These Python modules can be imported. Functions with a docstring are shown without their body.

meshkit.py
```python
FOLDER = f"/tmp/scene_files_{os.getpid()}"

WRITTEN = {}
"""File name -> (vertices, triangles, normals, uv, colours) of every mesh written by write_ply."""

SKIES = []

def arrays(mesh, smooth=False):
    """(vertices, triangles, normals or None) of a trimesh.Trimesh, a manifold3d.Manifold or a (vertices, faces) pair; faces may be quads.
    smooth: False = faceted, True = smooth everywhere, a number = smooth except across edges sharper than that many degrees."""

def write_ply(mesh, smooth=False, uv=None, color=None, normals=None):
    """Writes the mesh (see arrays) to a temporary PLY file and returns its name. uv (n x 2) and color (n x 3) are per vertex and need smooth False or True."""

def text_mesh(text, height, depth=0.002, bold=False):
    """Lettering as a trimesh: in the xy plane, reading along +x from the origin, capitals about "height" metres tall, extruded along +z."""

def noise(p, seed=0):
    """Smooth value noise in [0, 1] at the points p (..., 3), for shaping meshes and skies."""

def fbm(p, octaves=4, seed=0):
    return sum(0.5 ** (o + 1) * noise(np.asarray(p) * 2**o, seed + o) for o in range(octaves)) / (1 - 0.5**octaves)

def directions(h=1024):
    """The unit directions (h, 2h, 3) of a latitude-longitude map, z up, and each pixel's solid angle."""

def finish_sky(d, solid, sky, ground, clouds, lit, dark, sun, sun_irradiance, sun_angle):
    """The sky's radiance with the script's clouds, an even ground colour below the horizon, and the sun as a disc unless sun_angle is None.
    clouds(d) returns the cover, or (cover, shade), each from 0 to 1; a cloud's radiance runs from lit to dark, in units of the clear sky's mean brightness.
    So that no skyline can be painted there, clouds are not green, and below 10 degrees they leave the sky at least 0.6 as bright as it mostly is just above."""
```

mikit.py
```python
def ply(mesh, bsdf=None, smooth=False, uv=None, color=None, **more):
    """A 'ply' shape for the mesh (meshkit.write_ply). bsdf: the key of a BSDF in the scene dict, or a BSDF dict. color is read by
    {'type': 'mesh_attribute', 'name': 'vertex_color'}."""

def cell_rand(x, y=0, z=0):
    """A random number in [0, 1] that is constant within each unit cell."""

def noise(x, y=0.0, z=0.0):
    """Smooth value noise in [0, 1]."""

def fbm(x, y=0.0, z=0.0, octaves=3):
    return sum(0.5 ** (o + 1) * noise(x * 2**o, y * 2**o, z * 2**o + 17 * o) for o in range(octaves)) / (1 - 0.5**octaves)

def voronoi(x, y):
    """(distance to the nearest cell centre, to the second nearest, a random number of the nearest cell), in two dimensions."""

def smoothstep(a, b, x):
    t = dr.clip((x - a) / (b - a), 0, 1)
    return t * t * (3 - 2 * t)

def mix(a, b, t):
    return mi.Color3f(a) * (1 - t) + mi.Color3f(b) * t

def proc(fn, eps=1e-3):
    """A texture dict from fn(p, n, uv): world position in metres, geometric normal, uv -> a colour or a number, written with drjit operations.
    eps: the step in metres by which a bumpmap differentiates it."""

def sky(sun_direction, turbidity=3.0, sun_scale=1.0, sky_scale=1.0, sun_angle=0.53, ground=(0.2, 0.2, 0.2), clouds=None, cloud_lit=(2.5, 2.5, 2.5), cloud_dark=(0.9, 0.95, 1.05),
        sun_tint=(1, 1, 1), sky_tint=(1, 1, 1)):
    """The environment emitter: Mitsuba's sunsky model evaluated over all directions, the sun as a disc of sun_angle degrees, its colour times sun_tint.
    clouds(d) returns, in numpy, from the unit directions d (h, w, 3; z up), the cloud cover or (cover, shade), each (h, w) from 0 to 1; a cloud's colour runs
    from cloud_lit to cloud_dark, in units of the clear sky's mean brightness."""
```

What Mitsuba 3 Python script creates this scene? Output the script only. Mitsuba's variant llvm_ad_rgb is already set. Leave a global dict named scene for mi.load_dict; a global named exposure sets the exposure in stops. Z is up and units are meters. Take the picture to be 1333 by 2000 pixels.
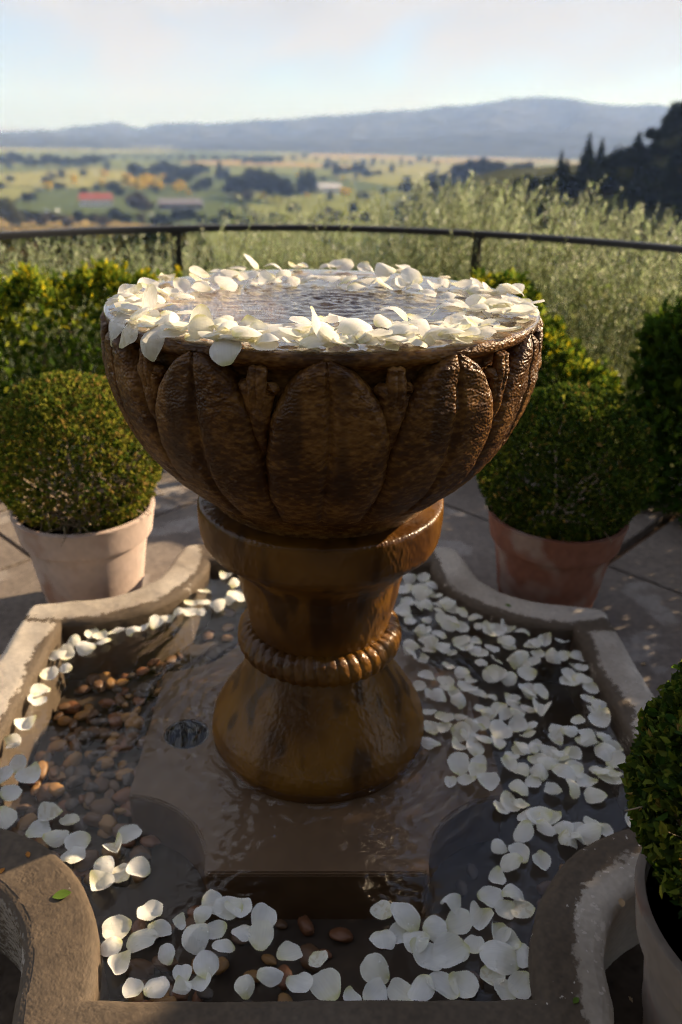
import math
import numpy as np, trimesh, mitsuba as mi, mikit, meshkit
import drjit as dr
from shapely.geometry import Polygon, Point, box as sbox
from shapely import affinity
from mikit import noise, fbm, smoothstep, mix, voronoi

T = mi.ScalarTransform4f
scene, labels = {}, {}
rng = np.random.default_rng(7)

# ------------------------------------------------------------------ camera, sky, exposure
CAM_Z, PITCH, ROLL, FOV = 1.44, math.radians(25.16), math.radians(1.307), 46.1
_f = np.array([0, math.cos(PITCH), -math.sin(PITCH)])
_r = np.array([1.0, 0, 0])
_u = np.cross(_r, _f)
_up = -_r * math.sin(ROLL) + _u * math.cos(ROLL)
scene['camera'] = {
    'type': 'thinlens', 'fov': FOV, 'fov_axis': 'x', 'aperture_radius': 0.0046, 'focus_distance': 1.27,
    'near_clip': 0.05, 'far_clip': 40000.0,
    'to_world': T().look_at(origin=[0, 0, CAM_Z], target=[0, float(_f[1]), float(CAM_Z + _f[2])], up=_up.tolist()),
    'medium': {'type': 'ref', 'id': 'air'},
}
SUN_AZ, SUN_EL = math.radians(62), math.radians(26)
SUN = [math.sin(SUN_AZ) * math.cos(SUN_EL), math.cos(SUN_AZ) * math.cos(SUN_EL), math.sin(SUN_EL)]


def cloud_cover(d):
    el = np.degrees(np.arcsin(np.clip(d[..., 2], -1, 1)))
    q = d / np.maximum(d[..., 2:3] + 0.20, 0.05)
    p = np.stack([q[..., 0] * 1.1 + 3.1, q[..., 1] * 0.5 + q[..., 0] * .25, 0 * q[..., 0]], -1)
    w = meshkit.fbm(p * 1.1, 3, seed=5)
    n = meshkit.fbm(p * 1.5 + w[..., None] * 1.2, 5, seed=2)
    wisp = meshkit.fbm(p * [2.2, 5.5, 1] + w[..., None] * 2, 4, seed=12)
    cover = np.clip(.44 + np.clip((el - 4.0) / 7.0, -.34, .44) - np.clip((el - 22.0) / 18.0, 0, .22) + (n - .5) * 1.7 + (wisp - .5) * 1.0, .06, .97)
    return cover, np.clip(1.1 - 1.7 * wisp, 0, .6)


scene['sky'] = mikit.sky(SUN, turbidity=2.2, sun_scale=1.0, sky_scale=0.82, clouds=cloud_cover,
                         cloud_lit=(1.70, 1.67, 1.71), cloud_dark=(1.25, 1.28, 1.38), sun_tint=(0.97, 0.985, 1.06), sky_tint=(0.83, 0.87, 1.06))
exposure = 3.0

# ------------------------------------------------------------------ helpers


def put(key, mesh, bsdf, smooth=False, parent=None, uv=None, color=None, to_world=None):
    """One entry of the scene, its key numbered when taken."""
    base = f'{parent}__{key}' if parent else key
    k, n = base, 0
    while k in scene:
        n += 1
        k = f'{base}_{n:03d}'
    d = mesh if isinstance(mesh, dict) else mikit.ply(mesh, bsdf, smooth=smooth, uv=uv, color=color)
    if to_world is not None:
        d = {**d, 'to_world': to_world}
    scene[k] = d
    return k


taken = set()


def thing(name, label=None, category=None, group=None):
    k, n = name, 0
    while k in taken:
        n += 1
        k = f'{name}_{n:03d}'
    taken.add(k)
    tag(k, label, category, group)
    return k


def tag(k, label=None, category=None, group=None, kind=None):
    taken.add(k)
    e = {}
    for a, b in (('label', label), ('category', category), ('group', group), ('kind', kind)):
        if b:
            e[a] = b
    labels[k] = {**labels.get(k, {}), **e}


def grid_faces(nu, nv, wrap_u=False, wrap_v=False):
    i, j = np.meshgrid(np.arange(nu if wrap_u else nu - 1), np.arange(nv if wrap_v else nv - 1), indexing='ij')
    a, b = (i * nv + j).ravel(), (((i + 1) % nu) * nv + j).ravel()
    c, d = (((i + 1) % nu) * nv + (j + 1) % nv).ravel(), (i * nv + (j + 1) % nv).ravel()
    return np.vstack([np.stack([a, b, c], 1), np.stack([a, c, d], 1)])


def resample(profile, n):
    p = np.asarray(profile, float)
    s = np.r_[0, np.cumsum(np.linalg.norm(np.diff(p, axis=0), axis=1))]
    t = np.linspace(0, s[-1], n)
    return np.stack([np.interp(t, s, p[:, 0]), np.interp(t, s, p[:, 1])], 1)


def smooth_profile(profile, n, it=2):
    p = resample(profile, n)
    for _ in range(it):
        q = p.copy()
        q[1:-1] = 0.25 * p[:-2] + 0.5 * p[1:-1] + 0.25 * p[2:]
        p = q
    return p


def lathe(profile, n=128, centre=(0, 0), disp=None):
    """profile (r, z) listed so that the outside faces out when z falls along it... vertices (n, m)."""
    p = np.asarray(profile, float)
    a = np.linspace(0, 2 * np.pi, n, endpoint=False)
    r = np.repeat(p[None, :, 0], n, 0)
    z = np.repeat(p[None, :, 1], n, 0)
    A = np.repeat(a[:, None], len(p), 1)
    if disp is not None:
        r = r + disp(A, r, z)
    v = np.stack([centre[0] + r * np.sin(A), centre[1] - r * np.cos(A), z], -1).reshape(-1, 3)
    f = grid_faces(n, len(p), wrap_u=True)
    return fix(v, f)


def fix(v, f):
    m = trimesh.Trimesh(v, f, process=False)
    return m


def outward(m, centre):
    """Flip the faces if most of them look towards the centre."""
    d = m.triangles_center - np.asarray(centre)
    if (np.einsum('ij,ij->i', m.face_normals, d) * m.area_faces).sum() < 0:
        m.invert()
    return m


def tube(path, radii, k=8, cap=True):
    p = np.asarray(path, float)
    r = np.broadcast_to(np.asarray(radii, float), (len(p),))
    t = np.gradient(p, axis=0)
    t /= np.linalg.norm(t, axis=1, keepdims=True) + 1e-12
    ref = np.array([0.31, 0.17, 0.93])
    x = np.cross(t, ref)
    x /= np.linalg.norm(x, axis=1, keepdims=True) + 1e-12
    y = np.cross(t, x)
    a = np.linspace(0, 2 * np.pi, k, endpoint=False)
    ring = x[:, None] * np.cos(a)[None, :, None] + y[:, None] * np.sin(a)[None, :, None]
    v = (p[:, None] + ring * r[:, None, None]).reshape(-1, 3)
    f = grid_faces(len(p), k, wrap_v=True)
    if cap:
        n = len(v)
        v = np.vstack([v, p[0] - t[0] * r[0] * 0.5, p[-1] + t[-1] * r[-1] * 0.5])
        i = np.arange(k)
        f = np.vstack([f, np.stack([np.full(k, n), i, (i + 1) % k], 1), np.stack([np.full(k, n + 1), (len(p) - 1) * k + (i + 1) % k, (len(p) - 1) * k + i], 1)])
    return outward(fix(v, f), p.mean(0))


def join(ms):
    return trimesh.util.concatenate(ms)


def unit(v):
    return v / (np.linalg.norm(v, axis=-1, keepdims=True) + 1e-12)


def leaf_mesh(pos, axis, side_hint, length, width, cols, fold=0.25, six=False):
    """Folded leaves: pos is each leaf's base, axis its direction. Returns (v, f, colours)."""
    n = len(pos)
    a = unit(axis)
    s = unit(np.cross(a, side_hint))
    up = np.cross(s, a)
    L, Wd = length[:, None], width[:, None]
    tip = pos + a * L
    if six:
        pts = [pos, pos + a * L * .3 + s * Wd * .45 + up * Wd * fold, pos + a * L * .68 + s * Wd * .46 + up * Wd * fold, tip - up * Wd * .1,
               pos + a * L * .68 - s * Wd * .46 + up * Wd * fold, pos + a * L * .3 - s * Wd * .45 + up * Wd * fold]
        tri = [[0, 1, 2], [0, 2, 3], [0, 3, 4], [0, 4, 5]]
    else:
        mid = pos + a * L * .5
        pts = [pos, mid + s * Wd * .5 + up * Wd * fold, tip, mid - s * Wd * .5 + up * Wd * fold]
        tri = [[0, 1, 2], [0, 2, 3]]
    k = len(pts)
    v = np.stack(pts, 1).reshape(-1, 3)
    f = (np.arange(n)[:, None, None] * k + np.array(tri)[None]).reshape(-1, 3)
    return v, f, np.repeat(cols, k, 0)


def pick_colours(n, palette, weights, jitter, r):
    c = np.asarray(palette)[r.choice(len(palette), n, p=np.asarray(weights) / np.sum(weights))]
    return np.clip(c * (1 + r.normal(0, jitter, (n, 1))) + r.normal(0, 0.004, (n, 3)), 0.004, 0.9)


VC = {'type': 'mesh_attribute', 'name': 'vertex_color'}


def rgb(*c):
    return {'type': 'rgb', 'value': list(c)}


# ------------------------------------------------------------------ air
scene['air'] = {'type': 'homogeneous', 'albedo': rgb(.86, .90, 1.0), 'sigma_t': rgb(.52e-4, .76e-4, 1.36e-4), 'scale': 1.0}
HAZE_TOP, HAZE_BOTTOM, HAZE_HALF = 520.0, -81.5, 13000.0
scene['haze'] = {'type': 'cube', 'bsdf': {'type': 'null'}, 'interior': {'type': 'ref', 'id': 'air'},
                 'to_world': T().translate([0, 0, (HAZE_TOP + HAZE_BOTTOM) / 2]).scale([HAZE_HALF, HAZE_HALF, (HAZE_TOP - HAZE_BOTTOM) / 2])}
tag('haze', 'pale blue haze lying over the valley and the far mountains', 'haze', kind='stuff')

# ------------------------------------------------------------------ materials
FX, FY, YAW = -0.0431, 1.5701, math.radians(1.595)      # the fountain's axis and the turn of its basin
CYAW, SYAW = math.cos(YAW), math.sin(YAW)


def to_basin(p):
    x, y = p.x - FX, p.y - FY
    return x * CYAW + y * SYAW, -x * SYAW + y * CYAW


def bumped(inner, fn, eps=1e-3):
    return {'type': 'bumpmap', 'arbitrary': mikit.proc(fn, eps), 'scale': 1.0, 'bsdf': inner}


def stone_colour(p, n, uv):
    a = fbm(p.x * 9, p.y * 9, p.z * 14, 3)
    b = fbm(p.x * 110, p.y * 110, p.z * 150, 3)
    c = noise(p.x * 26, p.y * 26, p.z * 4)
    col = mix((.046, .0155, .0022), (.128, .052, .0085), smoothstep(.3, .7, a * .6 + b * .4))
    col = mix(col, mi.Color3f(.215, .108, .030), smoothstep(.40, .85, b * .65 + a * .35))
    return mix(col, mi.Color3f(.030, .0105, .0028), smoothstep(.55, .8, c) * .7)


def stone_bump(p, n, uv):
    return .0018 * fbm(p.x * 90, p.y * 90, p.z * 190, 3) + .0024 * noise(p.x * 260, p.y * 260, p.z * 340) * (.4 + 1.2 * noise(p.x * 20, p.y * 20, p.z * 20)) + .002 * noise(p.x * 34, p.y * 34, p.z * 38)


def stone_rough(p, n, uv):
    return .30 + .28 * fbm(p.x * 45, p.y * 45, p.z * 60, 2)


def base_colour(p, n, uv):
    a = fbm(p.x * 10, p.y * 10, p.z * 5, 3)
    c = noise(p.x * 42, p.y * 42, p.z * 3.5)
    col = mix((.056, .0200, .0020), (.150, .064, .0060), smoothstep(.25, .75, a))
    return mix(col, mi.Color3f(.026, .0095, .0016), smoothstep(.55, .85, c) * .75)


def base_bump(p, n, uv):
    return .0022 * fbm(p.x * 55, p.y * 55, p.z * 30, 3) + .0013 * noise(p.x * 190, p.y * 190, p.z * 90)


scene['mat_stone'] = bumped({'type': 'principled', 'base_color': mikit.proc(stone_colour), 'roughness': mikit.proc(stone_rough), 'specular': .30}, stone_bump)
scene['mat_wet_base'] = bumped({'type': 'principled', 'base_color': mikit.proc(base_colour), 'roughness': mikit.proc(lambda p, n, uv: .22 + .26 * fbm(p.x * 30, p.y * 30, p.z * 14, 2)), 'specular': .36}, base_bump)


def plinth_colour(p, n, uv):
    a = fbm(p.x * 14, p.y * 14, p.z * 14, 3)
    return mix((.056, .027, .009), (.130, .072, .030), a)


scene['mat_plinth'] = {'type': 'principled', 'base_color': mikit.proc(plinth_colour), 'roughness': .6}

KERB_FLECKS = [(.58, -.50, .05), (.40, -.70, .05), (.33, -.80, .06), (.62, -.40, .04), (.45, -.78, .05)]


def kerb_colour(p, n, uv):
    x, y = to_basin(p)
    s = fbm(x * 7, y * 7, p.z * 7, 3)
    fine = fbm(x * 120, y * 120, p.z * 160, 3)
    col = mix((.270, .232, .192), (.430, .385, .330), smoothstep(.25, .75, s))
    col = col * (.82 + .36 * fine)
    # the stained band that splashing water leaves along the inner edge: its outline wanders and is soft-edged by grain
    ax, ay = dr.abs(x), dr.abs(y)
    inner = dr.minimum(dr.select(ay < .37, .735 - ax, 9.0), dr.select(ax < .37, .735 - ay, 9.0))
    arc = dr.abs(dr.sqrt(dr.square(ax - .73) + dr.square(ay - .73)) - .37)
    d = dr.minimum(dr.abs(inner), arc)
    edge = .024 + .06 * (fbm(x * 6 + 3, y * 6, 2.0, 2) - .5) + .030 * (fine - .5)
    edge = edge + .065 * smoothstep(-.22, -.42, y + .2 * (s - .5)) * smoothstep(.30, -.10, x + .2 * (s - .5)) + .042 * smoothstep(-.2, -.4, y)
    wet = 1 - smoothstep(-.006, .006, d - edge)
    col = mix(col, mi.Color3f(.064, .044, .027) * (.62 + .76 * fine), wet * .92)
    # mineral crust, as on the near right shoulder of the basin
    crust = smoothstep(.765, .81, fbm(x * 110, y * 110, 5.0, 3) * .62 + fbm(x * 14 + 7, y * 14, 1.0, 2) * .36 + .10 * smoothstep(.1, .5, x) * smoothstep(-.1, -.5, y))
    return mix(col, mi.Color3f(.50, .45, .40), crust * .8)


def kerb_bump(p, n, uv):
    return .0016 * fbm(p.x * 90, p.y * 90, p.z * 120, 3) + .0012 * noise(p.x * 300, p.y * 300, p.z * 300) + .004 * noise(p.x * 22, p.y * 22, p.z * 22)


scene['mat_kerb'] = bumped({'type': 'principled', 'base_color': mikit.proc(kerb_colour), 'roughness': .75, 'specular': .3}, kerb_bump)


def floor_colour(p, n, uv):
    a = fbm(p.x * 12, p.y * 12, 0.0, 4)
    return mix((.020, .012, .0065), (.054, .034, .018), a)


scene['mat_floor'] = {'type': 'principled', 'base_color': mikit.proc(floor_colour), 'roughness': .8}


def slab_colour(p, n, uv):
    a = fbm(p.x * 5, p.y * 5, 1.0, 3)
    b = fbm(p.x * 70, p.y * 70, 3.0, 3)
    c = smoothstep(.60, .72, fbm(p.x * 6.5 + 9, p.y * 6.5, 2.0, 3))
    col = mix((.125, .102, .088), (.205, .172, .150), a) * (.72 + .56 * b)
    return mix(col, mi.Color3f(.36, .33, .31) * (.8 + .4 * b), c * .45)


def slab_bump(p, n, uv):
    return .0016 * fbm(p.x * 45, p.y * 45, 0.0, 3) + .0008 * noise(p.x * 240, p.y * 240)


scene['mat_slab'] = bumped({'type': 'principled', 'base_color': mikit.proc(slab_colour), 'roughness': .8, 'specular': .35}, slab_bump)
scene['mat_mortar'] = {'type': 'principled', 'base_color': mikit.proc(lambda p, n, uv: mix((.10, .055, .03), (.20, .12, .07), fbm(p.x * 30, p.y * 30, 0.0, 3))), 'roughness': .9}


def clay(red, pale, cut, z0):
    def fn(p, n, uv):
        a = fbm(p.x * 11 + z0, p.y * 11, p.z * 9, 3)
        b = fbm(p.x * 60, p.y * 60, p.z * 40, 3)
        col = mix(red, mi.Color3f(red[0] * .62, red[1] * .6, red[2] * .6), b)
        return mix(col, mi.Color3f(*pale) * (.85 + .3 * b), smoothstep(cut - .13, cut + .13, a))
    return fn


def clay_bump(p, n, uv):
    return .0009 * fbm(p.x * 60, p.y * 60, p.z * 140, 3)


for key, args in (('mat_clay_dusty', ((.40, .23, .165), (.46, .365, .325), .34, 0.0)), ('mat_clay_red', ((.27, .115, .075), (.30, .215, .18), .60, 4.0)),
                  ('mat_clay_worn', ((.22, .085, .05), (.18, .150, .130), .36, 8.0))):
    scene[key] = bumped({'type': 'principled', 'base_color': mikit.proc(clay(*args)), 'roughness': .8, 'specular': .3}, clay_bump)

scene['mat_soil'] = bumped({'type': 'principled', 'base_color': mikit.proc(lambda p, n, uv: mix((.022, .015, .010), (.085, .060, .040), fbm(p.x * 60, p.y * 60, p.z * 60, 3))), 'roughness': .95},
                           lambda p, n, uv: .008 * fbm(p.x * 60, p.y * 60, 0.0, 3))
scene['mat_leaf'] = {'type': 'principledthin', 'base_color': VC, 'roughness': .32, 'diff_trans': .75, 'eta': 1.45}
scene['mat_wisp'] = {'type': 'principledthin', 'base_color': VC, 'roughness': .4, 'diff_trans': 1.1, 'eta': 1.4}
scene['mat_tree'] = {'type': 'twosided', 'bsdf': {'type': 'diffuse', 'reflectance': VC}}
scene['mat_bark'] = {'type': 'twosided', 'bsdf': {'type': 'diffuse', 'reflectance': rgb(.10, .075, .055)}}
scene['mat_twig'] = {'type': 'principled', 'base_color': mikit.proc(lambda p, n, uv: mix((.16, .11, .07), (.36, .29, .21), noise(p.x * 40, p.y * 40, p.z * 40))), 'roughness': .85}
scene['mat_rail'] = bumped({'type': 'principled', 'base_color': rgb(.012, .011, .011), 'roughness': .42, 'specular': .5}, lambda p, n, uv: .0004 * noise(p.x * 130, p.y * 130, p.z * 130))


def petal_colour(p, n, uv):
    # uv.y runs from the petal's claw (0) to its free edge (1): the claw is dyed yellow-green
    t = uv.y + .25 * (noise(uv.x * 7 + p.x * 30, uv.y * 5) - .5)
    col = mix((.71, .70, .38), (.86, .85, .74), smoothstep(-.05, .20, t))
    col = mix(col, mi.Color3f(.885, .88, .84), smoothstep(.2, .6, t))
    kind = mikit.cell_rand(dr.floor(uv.x), 3.0, 1.0)
    col = mix(col, col * mi.Color3f(1.0, .98, .90), smoothstep(.45, 1.0, kind))
    bruise = smoothstep(.66, .74, noise(uv.x * 9, uv.y * 9, 4.0)) * smoothstep(.6, .9, mikit.cell_rand(dr.floor(uv.x), 8.0, 2.0))
    return mix(col, mi.Color3f(.62, .50, .26), bruise * .35) * (.95 + .08 * noise(uv.x * 40, uv.y * 3))


scene['mat_petal'] = {'type': 'principledthin', 'base_color': mikit.proc(petal_colour), 'roughness': .45, 'diff_trans': .75, 'eta': 1.4}
scene['mat_water'] = {'type': 'thindielectric', 'int_ior': 1.24, 'ext_ior': 1.0}
scene['mat_drop'] = {'type': 'principled', 'base_color': rgb(.80, .80, .77), 'roughness': .06, 'specular': .6}
for key, c in (('mat_pebble_ochre', (.27, .145, .050)), ('mat_pebble_brown', (.115, .062, .031)), ('mat_pebble_grey', (.080, .062, .050)), ('mat_pebble_rust', (.17, .072, .033))):
    scene[key] = {'type': 'principled', 'base_color': rgb(*c), 'roughness': .5}
scene['mat_wall'] = {'type': 'diffuse', 'reflectance': rgb(.68, .66, .62)}
scene['mat_wall_dark'] = {'type': 'diffuse', 'reflectance': rgb(.22, .20, .20)}
scene['mat_roof_red'] = {'type': 'diffuse', 'reflectance': rgb(.34, .10, .075)}
scene['mat_roof_grey'] = {'type': 'diffuse', 'reflectance': rgb(.20, .19, .20)}
scene['mat_roof_pale'] = {'type': 'diffuse', 'reflectance': rgb(.50, .49, .48)}
scene['mat_car_paint'] = {'type': 'principled', 'base_color': rgb(.78, .78, .76), 'roughness': .15, 'clearcoat': 1.0}
scene['mat_dark'] = {'type': 'principled', 'base_color': rgb(.02, .02, .022), 'roughness': .3}


def valley_colour(p, n, uv):
    # fields as tilted patchwork on the valley floor, brush on the slopes
    x, y = p.x * .0030 + p.y * .0008 + 3.3, p.y * .0016 - p.x * .0006
    d1, d2, w = voronoi(x, y)
    rows = .92 + .16 * noise((p.x * .8 + p.y * .25) * .12, (p.y * .8 - p.x * .25) * .01)
    col = mix((.140, .165, .048), (.250, .240, .078), smoothstep(.2, .5, w))
    col = mix(col, mi.Color3f(.300, .225, .080), smoothstep(.62, .70, w))
    col = mix(col, mi.Color3f(.085, .110, .040), smoothstep(.86, .90, w)) * rows
    hedge = 1 - smoothstep(.02, .05, d2 - d1)
    col = mix(col, mi.Color3f(.045, .055, .025), hedge)
    brush = mix((.030, .036, .014), (.085, .085, .035), fbm(p.x * .05, p.y * .05, p.z * .05, 3))
    return mix(brush, col, 1 - smoothstep(-78.0, -70.0, p.z))


scene['mat_valley'] = {'type': 'diffuse', 'reflectance': mikit.proc(valley_colour)}
scene['mat_mountain'] = {'type': 'diffuse', 'reflectance': mikit.proc(lambda p, n, uv: mix((.018, .026, .018), (.060, .058, .034), fbm(p.x * .004, p.y * .004, p.z * .01, 3)))}

# ------------------------------------------------------------------ surveyed positions (metres)
RIGHT = [(.274,2.263,0),(.226,2.246,0),(.295,2.214,0),(.208,2.189,0),(.258,2.199,0),(.258,2.158,1),(.303,2.153,0),(.21,2.116,0),(.239,2.091,0),(.262,2.086,0),(.308,2.1,0),(.338,2.121,0),(.193,2.064,0),(.346,2.07,0),(.367,2.052,0),(.213,2.009,0),(.26,2.017,0),(.306,2.013,1),(.358,1.979,0),(.405,2.035,0),(.412,1.993,0),(.437,1.982,0),(.457,1.966,0),(.486,1.984,0),(.53,1.957,0),(.231,1.945,0),(.289,1.941,0),(.253,1.906,0),(.253,1.862,0),(.294,1.875,0),(.317,1.854,0),(.352,1.905,0),(.378,1.867,0),(.391,1.912,0),(.432,1.875,1),(.475,1.904,0),(.48,1.877,0),(.544,1.885,0),(.59,1.92,0),(.637,1.916,0),(.624,1.85,0),(.556,1.853,0),(.662,1.841,0),(.649,1.789,0),(.59,1.823,1),(.51,1.841,0),(.477,1.808,0),(.391,1.81,0),(.431,1.812,0),(.536,1.816,0),(.507,1.764,0),(.453,1.728,0),(.418,1.766,0),(.4,1.726,0),(.333,1.757,1),(.298,1.791,0),(.238,1.804,0),(.206,1.824,0),(.236,1.739,0),(.284,1.717,0),(.352,1.724,0),(.337,1.695,0),(.212,1.695,0),(.241,1.664,0),(.264,1.642,0),(.293,1.666,0),(.311,1.631,0),(.362,1.669,0),(.398,1.661,0),(.36,1.598,0),(.307,1.579,0),(.231,1.593,0),(.266,1.578,0),(.229,1.539,0),(.265,1.54,0),(.411,1.617,0),(.449,1.645,0),(.453,1.605,0),(.491,1.682,0),(.495,1.66,0),(.483,1.615,0),(.508,1.599,0),(.427,1.583,0),(.443,1.55,0),(.471,1.543,0),(.461,1.507,0),(.472,1.48,0),(.396,1.533,1),(.349,1.539,0),(.329,1.538,0),(.35,1.495,0),(.302,1.514,0),(.328,1.468,0),(.288,1.467,0),(.224,1.484,0),(.521,1.497,0),(.432,1.468,0),(.406,1.441,0),(.467,1.435,0),(.498,1.458,0),(.525,1.437,0),(.553,1.449,0),(.485,1.421,0),(.518,1.387,1),(.543,1.409,0),(.442,1.364,0),(.42,1.401,0),(.463,1.392,0),(.48,1.331,0),(.538,1.537,0),(.562,1.534,0),(.597,1.576,0),(.596,1.531,0),(.602,1.492,0),(.643,1.517,0),(.655,1.475,0),(.593,1.5,0),(.641,1.616,0),(.654,1.583,1),(.643,1.665,0),(.613,1.753,0),(.611,1.724,0),(.652,1.745,0),(.663,1.707,0),(.664,1.639,0),(.648,1.434,0),(.596,1.407,0),(.629,1.39,0),(.612,1.372,0),(.563,1.367,0),(.568,1.324,0),(.529,1.333,0),(.278,1.407,0),(.329,1.423,0),(.317,1.394,0),(.258,1.361,0),(.295,1.362,0),(.334,1.357,0),(.376,1.302,1),(.354,1.282,0),(.407,1.336,0),(.412,1.262,0),(.454,1.26,0),(.442,1.23,0),(.474,1.228,0),(.387,1.211,0),(.513,1.226,0),(.498,1.202,0),(.52,1.209,0),(.56,1.228,0),(.631,1.254,0),(.664,1.371,0),(.339,1.17,0),(.347,1.137,0),(.412,1.144,0)]
LEFT = [(np.float64(-.365),2.246,0),(np.float64(-.335),2.187,0),(np.float64(-.326),2.14,0),(np.float64(-.299),2.113,0),(np.float64(-.329),2.095,0),(np.float64(-.419),2.142,0),(np.float64(-.412),2.086,0),(np.float64(-.446),2.079,0),(np.float64(-.412),2.031,0),(np.float64(-.365),2.06,0),(np.float64(-.449),2.03,0),(np.float64(-.474),2.013,0),(np.float64(-.501),1.991,0),(np.float64(-.529),1.964,0),(np.float64(-.559),1.938,0),(np.float64(-.589),1.927,0),(np.float64(-.63),1.915,0),(np.float64(-.698),1.903,0),(np.float64(-.671),1.894,0),(np.float64(-.656),1.862,0),(np.float64(-.692),1.828,0),(np.float64(-.739),1.854,0),(np.float64(-.737),1.804,0),(np.float64(-.761),1.798,0),(np.float64(-.721),1.739,0),(np.float64(-.753),1.713,0),(np.float64(-.753),1.641,0),(np.float64(-.75),1.607,0),(np.float64(-.744),1.516,0),(np.float64(-.736),1.44,0),(np.float64(-.71),1.381,0),(np.float64(-.726),1.345,0),(np.float64(-.675),1.347,0),(np.float64(-.698),1.295,0),(np.float64(-.679),1.215,0)]
FRONT_LEFT = [(np.float64(-.585),1.232,0),(np.float64(-.544),1.219,0),(np.float64(-.601),1.194,0),(np.float64(-.559),1.179,1),(np.float64(-.514),1.167,0),(np.float64(-.512),1.136,0),(np.float64(-.415),1.19,0),(np.float64(-.43),1.151,0),(np.float64(-.443),1.104,0),(np.float64(-.409),1.096,0),(np.float64(-.376),1.103,0),(np.float64(-.432),1.067,0),(np.float64(-.385),.979,0),(np.float64(-.384),.941,0),(np.float64(-.366),.906,0),(np.float64(-.33),1.009,0),(np.float64(-.335),.952,1),(np.float64(-.308),.97,0),(np.float64(-.279),.989,0),(np.float64(-.285),.927,0),(np.float64(-.251),.897,0),(np.float64(-.291),.871,0),(np.float64(-.328),.868,0),(np.float64(-.218),.873,0),(np.float64(-.244),.861,0),(np.float64(-.212),.912,0),(np.float64(-.236),1.003,0),(np.float64(-.239),.955,1),(np.float64(-.221),1.028,0),(np.float64(-.192),1.023,1),(np.float64(-.209),.981,0),(np.float64(-.188),.948,0),(np.float64(-.158),.977,0),(np.float64(-.125),.97,0),(np.float64(-.124),1.001,0),(np.float64(-.173),1.024,0),(np.float64(-.142),.875,1),(np.float64(-.073),.934,0),(np.float64(-.021),.926,0),(np.float64(-.1),.894,0),(np.float64(-.052),.881,1),(np.float64(-.005),.88,1)]
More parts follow.
